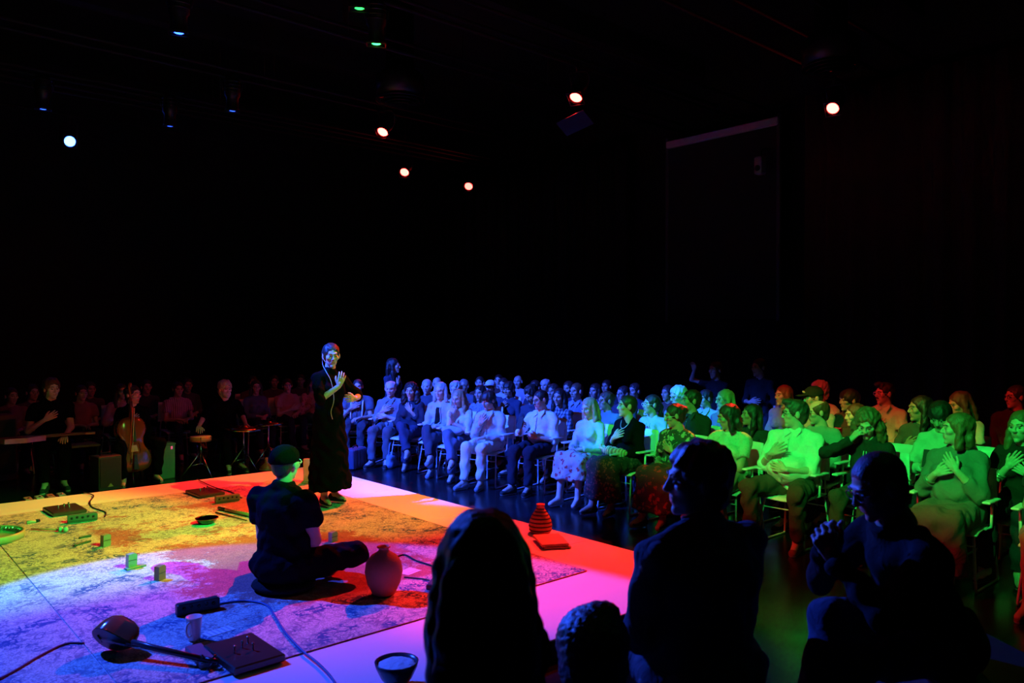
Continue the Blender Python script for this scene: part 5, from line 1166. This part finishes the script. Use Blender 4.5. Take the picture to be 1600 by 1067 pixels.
for x, y, rzd, h, c, base, lb in [(1.75, 7.10, 20, .10, (.30, .26, .16), 0, 'small upright wooden block farthest left on the rug'), (1.73, 6.30, 12, .10, (.34, .30, .20), 1, 'small upright wooden block on a flat foot'), (1.80, 5.86, 30, .105, (.28, .13, .08), 0, 'small reddish wooden block with a slanted top nearest the mug'), (3.24, 5.98, 15, .085, (.34, .28, .18), 0, 'small wooden block just right of the seated man')]:
    o = empty('wooden_block', (x, y, RT), rzd * D2R, lb, 'block', 'small wooden blocks on the rug')
    z0 = .012 if base else 0
    if base: MB().box((.02, -.02, .006), (.15, .05, .012), None, .003).build('foot', mat('block_foot', (.25, .24, .15), .5), o)
    MB().prism([(-.033, 0), (.033, 0), (.036, h * .86), (.020, h), (-.030, h * .95)], -.022, .022, Matrix.Translation((0, 0, z0)) @ Matrix.Rotation(math.pi / 2, 4, 'X')).build('block', mat('block_%d' % int(y * 100), c, .5, var=.25, scale=25), o)
    MB().box((.001, -.0225, z0 + h * .5), (.066, .002, .004)).build('groove', dk, o)
# daf-like tray at the left picture edge
o = empty('frame_drum', (1.04, 7.98, RT), 0, 'large round frame drum lying open side up at the left picture edge', 'drum')
MB().lathe([(.26, 0), (.275, .0), (.282, .03), (.278, .062), (.262, .062), (.258, .012), (0, .010)], (0, 0, 0), 40).build('frame', mat('drum_frame', (.50, .36, .18), .45), o)
for k in range(44): a = k * 2 * math.pi / 44; MB().tube([(.250 * math.cos(a), .250 * math.sin(a), .054), (.247 * math.cos(a), .247 * math.sin(a), .030)], .0075, 6).build('ring', STEEL, o)
o = empty('mallet', (1.50, 7.98, RT + .012), -51 * D2R, 'soft-headed mallet lying right of the frame drum', 'mallet')
MB().tube([(-.17, 0, 0), (.10, 0, .004)], .008, 6).build('handle', mat('mallet_wood', (.5, .3, .14), .5), o)
for k in (.125, .175): MB().lathe([(0, -.024), (.018, -.018), (.024, 0), (.018, .018), (0, .024)], (k, 0, .010), 12).build('head', cloth((.6, .6, .5)), o)
o = empty('wooden_clave', (1.46, 8.42, RT + .014), 10 * D2R, 'short pale wooden cylinder lying behind the mallet', 'clave')
MB().tube([(-.055, 0, 0), (.02, 0, 0)], .014, 10).build('stick', mat('clave_wood', (.55, .5, .35), .5), o); MB().tube([(.02, 0, 0), (.055, 0, 0)], .0145, 10).build('tip', dk, o)
for x, y, rzd, L_, lb in [(1.69, 7.50, 12, .10, 'short dark stick lying left of the wooden block'), (1.62, 7.28, 28, .16, 'thin curved dark twig lying before the short stick')]:
    o = empty('short_stick', (x, y, RT + .010), rzd * D2R, lb, 'stick', 'small sticks on the rug'); MB().tube(smooth_path([(-L_ / 2, 0, 0), (0, .012, .0), (L_ / 2, 0, 0)], 3), .010, 7).build('stick', mat('twig', (.08, .09, .05), .6), o)
o = empty('brass_bowl', (2.67, 7.33, RT), 0, 'shallow dark metal bowl on the rug left of the seated man', 'bowl')
MB().lathe([(.04, 0), (.075, .012), (.098, .045), (.102, .052), (.096, .05), (.070, .018), (0, .008)], (0, 0, 0), 26).build('dish', mat('dark_copper', (.32, .10, .06), .2, 1), o)
MB().lathe([(.100, .048), (.105, .052), (.100, .056), (.096, .052), (.100, .048)], (0, 0, 0), 26).build('rim', mat('dark_copper', (.32, .10, .06), .2, 1), o)
o = empty('wooden_flute', (3.03, 7.55, RT + .018), -78 * D2R, 'dark-headed wooden flute lying left of the seated man', 'flute')
MB().tube([(-.28, 0, 0), (-.16, 0, 0)], .016, 10).build('head_joint', dk, o); MB().tube([(-.16, 0, 0), (.28, 0, 0)], .018, 10).build('tube', mat('flute_wood', (.42, .40, .18), .4), o)
for k in range(6): MB().lathe([(.006, 0), (.006, .002), (0, .002)], (-.02 + .04 * k, 0, .0172), 8).build('finger_hole', dk, o)
o = empty('drum_stick', (2.94, 7.42, RT + .008), -80 * D2R, 'thin drum stick lying beside the flute', 'stick'); MB().tube([(-.28, 0, 0), (.24, 0, 0)], [.008, .005], 6).build('shaft', mat('twig', (.08, .09, .05), .6), o); MB().lathe([(0, -.01), (.008, 0), (0, .012)], (.25, 0, 0), 8, rot(0, 90, 0)).build('tip', mat('twig', (.08, .09, .05), .6), o)
# long-necked lute lying on its side
lu = empty('long_necked_lute', (1.165, 4.68, RT), 0, 'long-necked lute with a deep round bowl lying on its side at the front left', 'lute')
d_ = Vector((1.56 - 1.165, 4.05 - 4.68, -.052)).normalized(); nrm = Vector((-.70, -.43, -.52)).normalized(); nrm = (nrm - d_ * nrm.dot(d_)).normalized(); up_ = d_.cross(nrm)
LM = Matrix((d_, up_, nrm)).transposed().to_4x4(); LM = LM @ Matrix.Scale(.92, 4); LM.translation = Vector((0, 0, .108))
def lute_prof(sc, dz):  # pear outline in the face plane
    out = []
    for k in range(28):
        a = 2 * math.pi * k / 28; x = math.cos(a); r_ = .108 if x < 0 else .108 + .07 * x ** 3
        out.append((x * r_ * sc * (1 if x < 0 else 1.05), math.sin(a) * .102 * sc * (1 - .25 * max(0, x) ** 2), dz))
    return out
vs, fs = [], []; rings = [(1.0, 0.0), (.98, -.03), (.90, -.075), (.72, -.115), (.45, -.142), (.15, -.152)]
for sc, dz in rings: vs += lute_prof(sc, dz)
LM.translation = Vector((0, 0, LM.translation.z - min((LM @ Vector(v)).z for v in vs) + .001))
for k in range(len(rings) - 1):
    for i in range(28): j = (i + 1) % 28; fs.append((k * 28 + i, k * 28 + 28 + i, k * 28 + 28 + j, k * 28 + j))
fs.append(tuple(5 * 28 + i for i in range(27, -1, -1))); b_ = MB(); b_.add(vs, fs, True, LM); b_.build('bowl_back', mat('lute_bowl', (.36, .09, .045), .15, var=.3, scale=10, coat=.5), lu)
b_ = MB(); b_.add(lute_prof(.99, .001) + lute_prof(.985, .005), [tuple(28 + i for i in range(28))] + [(i, (i + 1) % 28, 28 + (i + 1) % 28, 28 + i) for i in range(28)], False, LM); b_.build('face', mat('lute_face', (.022, .018, .02), .3), lu)
T_ = lambda x, y, z: LM @ Vector((x, y, z))
MB().tube([T_(.14, 0, -.012), T_(.30, 0, -.010), T_(.66, 0, -.008)], [.022, .018, .016], 8).build('neck', mat('lute_neck', (.05, .035, .04), .25), lu)
MB().tube([T_(.66, 0, -.008), T_(.76, 0, -.012)], [.018, .013], 8).build('pegbox', dk, lu)
for k in range(4):
    s = 1 if k % 2 else -1; MB().tube([T_(.68 + .02 * k, 0, -.008), T_(.68 + .02 * k, .05 * (s if k < 2 else 0), .0 if k < 2 else .05 * s)], [.005, .008], 6).build('peg', dk, lu)
for k in range(3): MB().tube([T_(-.07, -.008 + .008 * k, .012), T_(.70, -.006 + .006 * k, .014)], .001, 4).build('string', STEEL, lu)
MB().tube([T_(-.055, -.03, .008), T_(-.055, .03, .008)], .005, 6).build('bridge', dk, lu)
# mug, card, small box
o = empty('mug', (1.59, 4.57, RT), 40 * D2R, 'tall white mug standing in front of the dark speaker bar', 'mug')
china = mat('white_china', (.74, .72, .70), .25, var=.03)
MB().lathe([(.028, 0), (.034, .006), (.044, .13), (.046, .135), (.042, .135), (.031, .012), (0, .010)], (0, 0, 0), 26).build('cup', china, o)
MB().tube(smooth_path([(-.040, 0, .112), (-.068, 0, .112), (-.078, 0, .075), (-.062, 0, .040), (-.034, 0, .034)], 4), .0055, 8).build('handle', china, o)
o = empty('note_card', (1.745, 4.60, RT), 8 * D2R, 'white striped note card lying behind the nearest slab', 'card')
MB().box((0, 0, .0015), (.165, .085, .003)).build('paper', mat('card_paper', (.78, .77, .75), .7), o)
for k in range(5): MB().box((-.06 + .03 * k, 0, .0033), (.010, .075, .0006)).build('stripe', mat('card_stripe', (.45, .43, .5), .7), o)
o = empty('dark_notebook', (1.525, 4.28, RT), -4 * D2R, 'small dark box beside the slab and under the lute neck', 'box')
MB().box((0, 0, .016), (.09, .29, .032), None, .005).build('cover', mat('notebook_cover', (.10, .07, .12), .5), o); MB().box((0, 0, .016), (.084, .296, .022)).build('pages', mat('page_edges', (.4, .37, .35), .8), o)
# clay vase
CLAY = mat('red_clay', (.46, .17, .09), .75, var=.2, scale=12, bump=.15, bscale=60)
o = empty('clay_vase', (2.83, 4.52, RT), 0, 'round-bellied clay vase with a narrow neck standing right of the seated man', 'vase')
MB().lathe([(.055, 0), (.075, .012), (.112, .085), (.127, .16), (.118, .22), (.085, .268), (.046, .29), (.034, .304), (.033, .318), (.042, .328), (.036, .33), (.028, .318), (.028, .30)], (0, 0, 0), 32).build('body', CLAY, o)
MB().tube([(.040 * math.cos(a), .040 * math.sin(a), .324) for a in np.linspace(0, 6.283, 20, endpoint=False)], .006, 6, closed=True).build('rim', CLAY, o)
o = empty('paper_slip', (3.25, 4.84, RT), 15 * D2R, 'small white paper slip lying right of the clay vase', 'paper')
MB().box((0, 0, .001), (.15, .12, .002)).build('sheet', mat('card_paper', (.78, .77, .75), .7), o); MB().box((0, -.03, .0023), (.10, .006, .0005)).build('line', mat('card_stripe', (.45, .43, .5), .7), o)
o = empty('small_device', (3.19, 4.42, RT), -50 * D2R, 'small dark electronic box at the end of a cable near the long hair', 'device')
MB().box((0, 0, .02), (.10, .16, .04), None, .006).build('body', mat('device_blue', (.03, .05, .09), .3), o); MB().box((0, 0, .0405), (.08, .12, .001)).build('panel', mat('device_panel', (.06, .09, .16), .25), o)
for k in range(2): MB().lathe([(.012, 0), (.011, .012), (0, .013)], (-.02 + .04 * k, .03, .041), 10).build('knob', dk, o)
# striped pot and flat boxes on the right edge
o = empty('striped_vase', (4.80, 5.06, PZ), 0, 'red clay bottle vase with dark horizontal stripes on the right platform edge', 'vase')
prof = [(.085, 0), (.098, .02), (.104, .06), (.098, .105), (.078, .15), (.052, .19), (.036, .215), (.034, .235), (.040, .252), (.034, .255), (.026, .235)]
MB().lathe(prof, (0, 0, 0), 28).build('body', CLAY, o)
DARKST = mat('dark_slip', (.05, .02, .015), .7)
for zz in (.030, .065, .098, .130, .160, .188, .212):
    for (ra, za), (rb, zb) in zip(prof[:-1], prof[1:]):
        if za <= zz <= zb: r_ = ra + (rb - ra) * (zz - za) / (zb - za)
    MB().lathe([(r_ + .0005, zz - .007), (r_ + .003, zz - .004), (r_ + .002, zz + .004), (r_ - .003, zz + .008)], (0, 0, 0), 28).build('stripe', DARKST, o)
for k, (dx, dy, zz, rz_) in enumerate([(0, 0, 0, -32), (-.015, .02, .022, -30)]):
    o = empty('flat_box', (4.61 + dx, 4.70 + dy, PZ + zz), rz_ * D2R, ['flat box, lower one of two before the striped vase', 'flat box, upper one of two before the striped vase'][k], 'box', 'flat boxes by the striped vase')
    MB().box((0, 0, .0105), (.23, .33, .021), None, .003).build('body', mat('box_clay', (.55, .30, .18), .7), o); MB().box((0, -.1655, .0105), (.18, .001, .010)).build('label', mat('box_label', (.40, .22, .14), .7), o)
# bowl at the near edge
o = empty('ceramic_bowl', (2.15, 3.315, PZ), 0, 'dark ceramic bowl filled with pale powder at the near platform edge', 'bowl')
MB().lathe([(.045, 0), (.05, .010), (.078, .045), (.104, .10), (.110, .125), (.104, .126), (.098, .11), (.075, .095), (0, .095)], (0, 0, 0), 32).build('pot', mat('dark_glaze', (.05, .05, .07), .25), o)
V_, Q_ = solid([('e', (0, 0, .105), (.098, .098, .016))], .008, .01); link('filling', np_mesh('filling', folds(V_, Q_, .0015, 2, 3), Q_, mat('pale_powder', (.75, .73, .72), .9, bump=.5, bscale=120)), o)
# upright wooden panel behind the cap
o = empty('upright_board', (4.32, 8.60, RT), -30 * D2R, 'narrow upright wooden board standing right of the seated man\'s cap', 'board')
MB().box((0, 0, .14), (.085, .05, .28), None, .006).build('board', mat('pale_board', (.62, .34, .16), .5, var=.2, scale=20), o); MB().box((0, -.02, .008), (.13, .12, .016), None, .004).build('foot', mat('pale_board', (.62, .34, .16), .5), o)
# cables
CAB = mat('black_cable', (.02, .02, .022), .5)
def cable(pts, r, label, m=CAB, z=RT):
    o = MB().tube(smooth_path([(x, y, z + r) for x, y in pts], 5), r, 7).build('cable', m); return tag(o, label, 'cable', 'cables on the platform')
cable([(2.16, 9.66), (2.20, 9.40), (2.09, 9.07), (2.04, 8.75), (2.08, 8.44), (2.02, 8.22)], .006, 'black cable running from the far platform edge to the left speaker bar')
cable([(3.39, 9.62), (3.36, 8.98), (3.40, 8.62), (3.36, 8.2)], .006, 'black cable running from the far edge past the red-lit slab')
cable([(1.91, 5.06), (2.06, 5.01), (2.14, 4.85), (2.10, 4.62), (2.03, 4.33), (1.98, 4.01), (1.96, 3.75), (1.91, 3.5), (1.8, 3.3)], .007, 'thick blue-lit cable running from the dark speaker bar to the near edge', mat('blue_cable', (.06, .12, .30), .45))
cable([(.1, 4.3), (.66, 4.69), (.87, 4.88), (1.02, 4.98), (1.10, 4.92)], .006, 'thin dark cable running from the lute to the left picture edge', mat('wine_cable', (.14, .04, .08), .5))
cable([(2.98, 4.95), (3.33, 5.18), (3.46, 5.22), (3.44, 5.03), (3.45, 4.8), (3.4, 4.55)], .006, 'dark cable looping right of the clay vase')
cable([(3.14, 4.74), (3.22, 4.60), (3.24, 4.50)], .005, 'short dark cable from the small device')

# ------------------------------------------------------------------ near side: silhouettes before the camera
NEAR = 'people on the near side, backs to the camera'
person('woman with very long dark hair in the middle foreground, seen from behind', (1.17, 1.42, 0), 16, top=1.462, seat=.62, lod=0, fem=True, legs='high', arms=('lap', 'lap'), hair='verylong', haircol=(.008, .007, .010), shirt=(.010, .010, .014), trouser=BLKC, yaw=-52, skin='mid', group=NEAR, w=.84)
stool(1.17, 1.42, .62, 'tall black stool under the long-haired woman', 'tall stools on the near side')
person('small person with fuzzy dark hair, lowest in the foreground', (1.75, 1.62, 0), -35, top=1.03, seat=.32, lod=0, legs='high', arms=('lap', 'lap'), hair='afro', haircol=(.010, .008, .008), shirt=(.012, .010, .014), trouser=BLKC, yaw=0, group=NEAR, w=.9)
stool(1.75, 1.62, .32, 'low black stool under the small fuzzy-haired person', 'tall stools on the near side')
person('man with thick wavy hair in a dark jacket in the foreground, profile to the left', (2.31, 1.63, 0), -14, top=1.49, seat=.62, lod=0, legs='high', w=1.36, arms=('lap', 'lap'), hair='thick', haircol=(.02, .016, .018), shirt=(.055, .055, .075), trouser=(.10, .10, .13), yaw=66, skin='mid', group=NEAR, twist=0)
stool(2.31, 1.63, .62, 'tall black stool under the man in the dark jacket', 'tall stools on the near side')
person('man in dark clothes leaning forward in the right foreground, hands joined under his chin', (3.00, 1.125, 0), 56, top=1.47, seat=.70, lod=0, legs='cross', w=1.14, lean=22, hair='crop', haircol=(.010, .008, .008), shirt=(.014, .014, .020), trouser=(.06, .06, .09), yaw=0, pitch=-22, skin='tan', glasses='dark', group=NEAR,
   arms=({'at': (.07, .36, 1.10), 'dir': (-.35, .25, .85), 'palm': (-.8, -.5, 0), 'hand': 'curl', 'pole': (.7, -.1, -.9)}, {'at': (-.04, .38, 1.09), 'dir': (.2, .35, .85), 'palm': (.8, -.5, 0), 'hand': 'curl', 'pole': (-.7, -.1, -.9)}))
o = empty('black_block', (3.10, .98, 0), 56 * D2R, 'large black wooden block under the leaning man at the lower right', 'block')
bl = mat('black_block_paint', (.015, .015, .018), .45, bump=.1, bscale=30)
MB().tube([(-.4, .38, .20), (.4, .38, .20)], .018, 8).build('foot_rail', BLK, o)
for s in (-.38, .38): MB().tube([(s, .22, .20), (s, .38, .20)], .014, 6).build('rail_bracket', BLK, o)
MB().box((0, 0, .345), (.95, .46, .69), None, .012).build('body', bl, o); MB().box((0, 0, .696), (.97, .48, .012), None, .004).build('lid', bl, o)
for s in (-1, 1): MB().box((s * .477, 0, .42), (.006, .12, .035), None, .002).build('handle_slot', mat('slot_dark', (.004, .004, .004), .9), o)
cable([(3.2, 2.35), (2.7, 2.2), (2.3, 2.5), (1.9, 2.9), (1.8, 3.18)], .008, 'black cable on the floor between the near seats and the platform', CAB, 0.0)
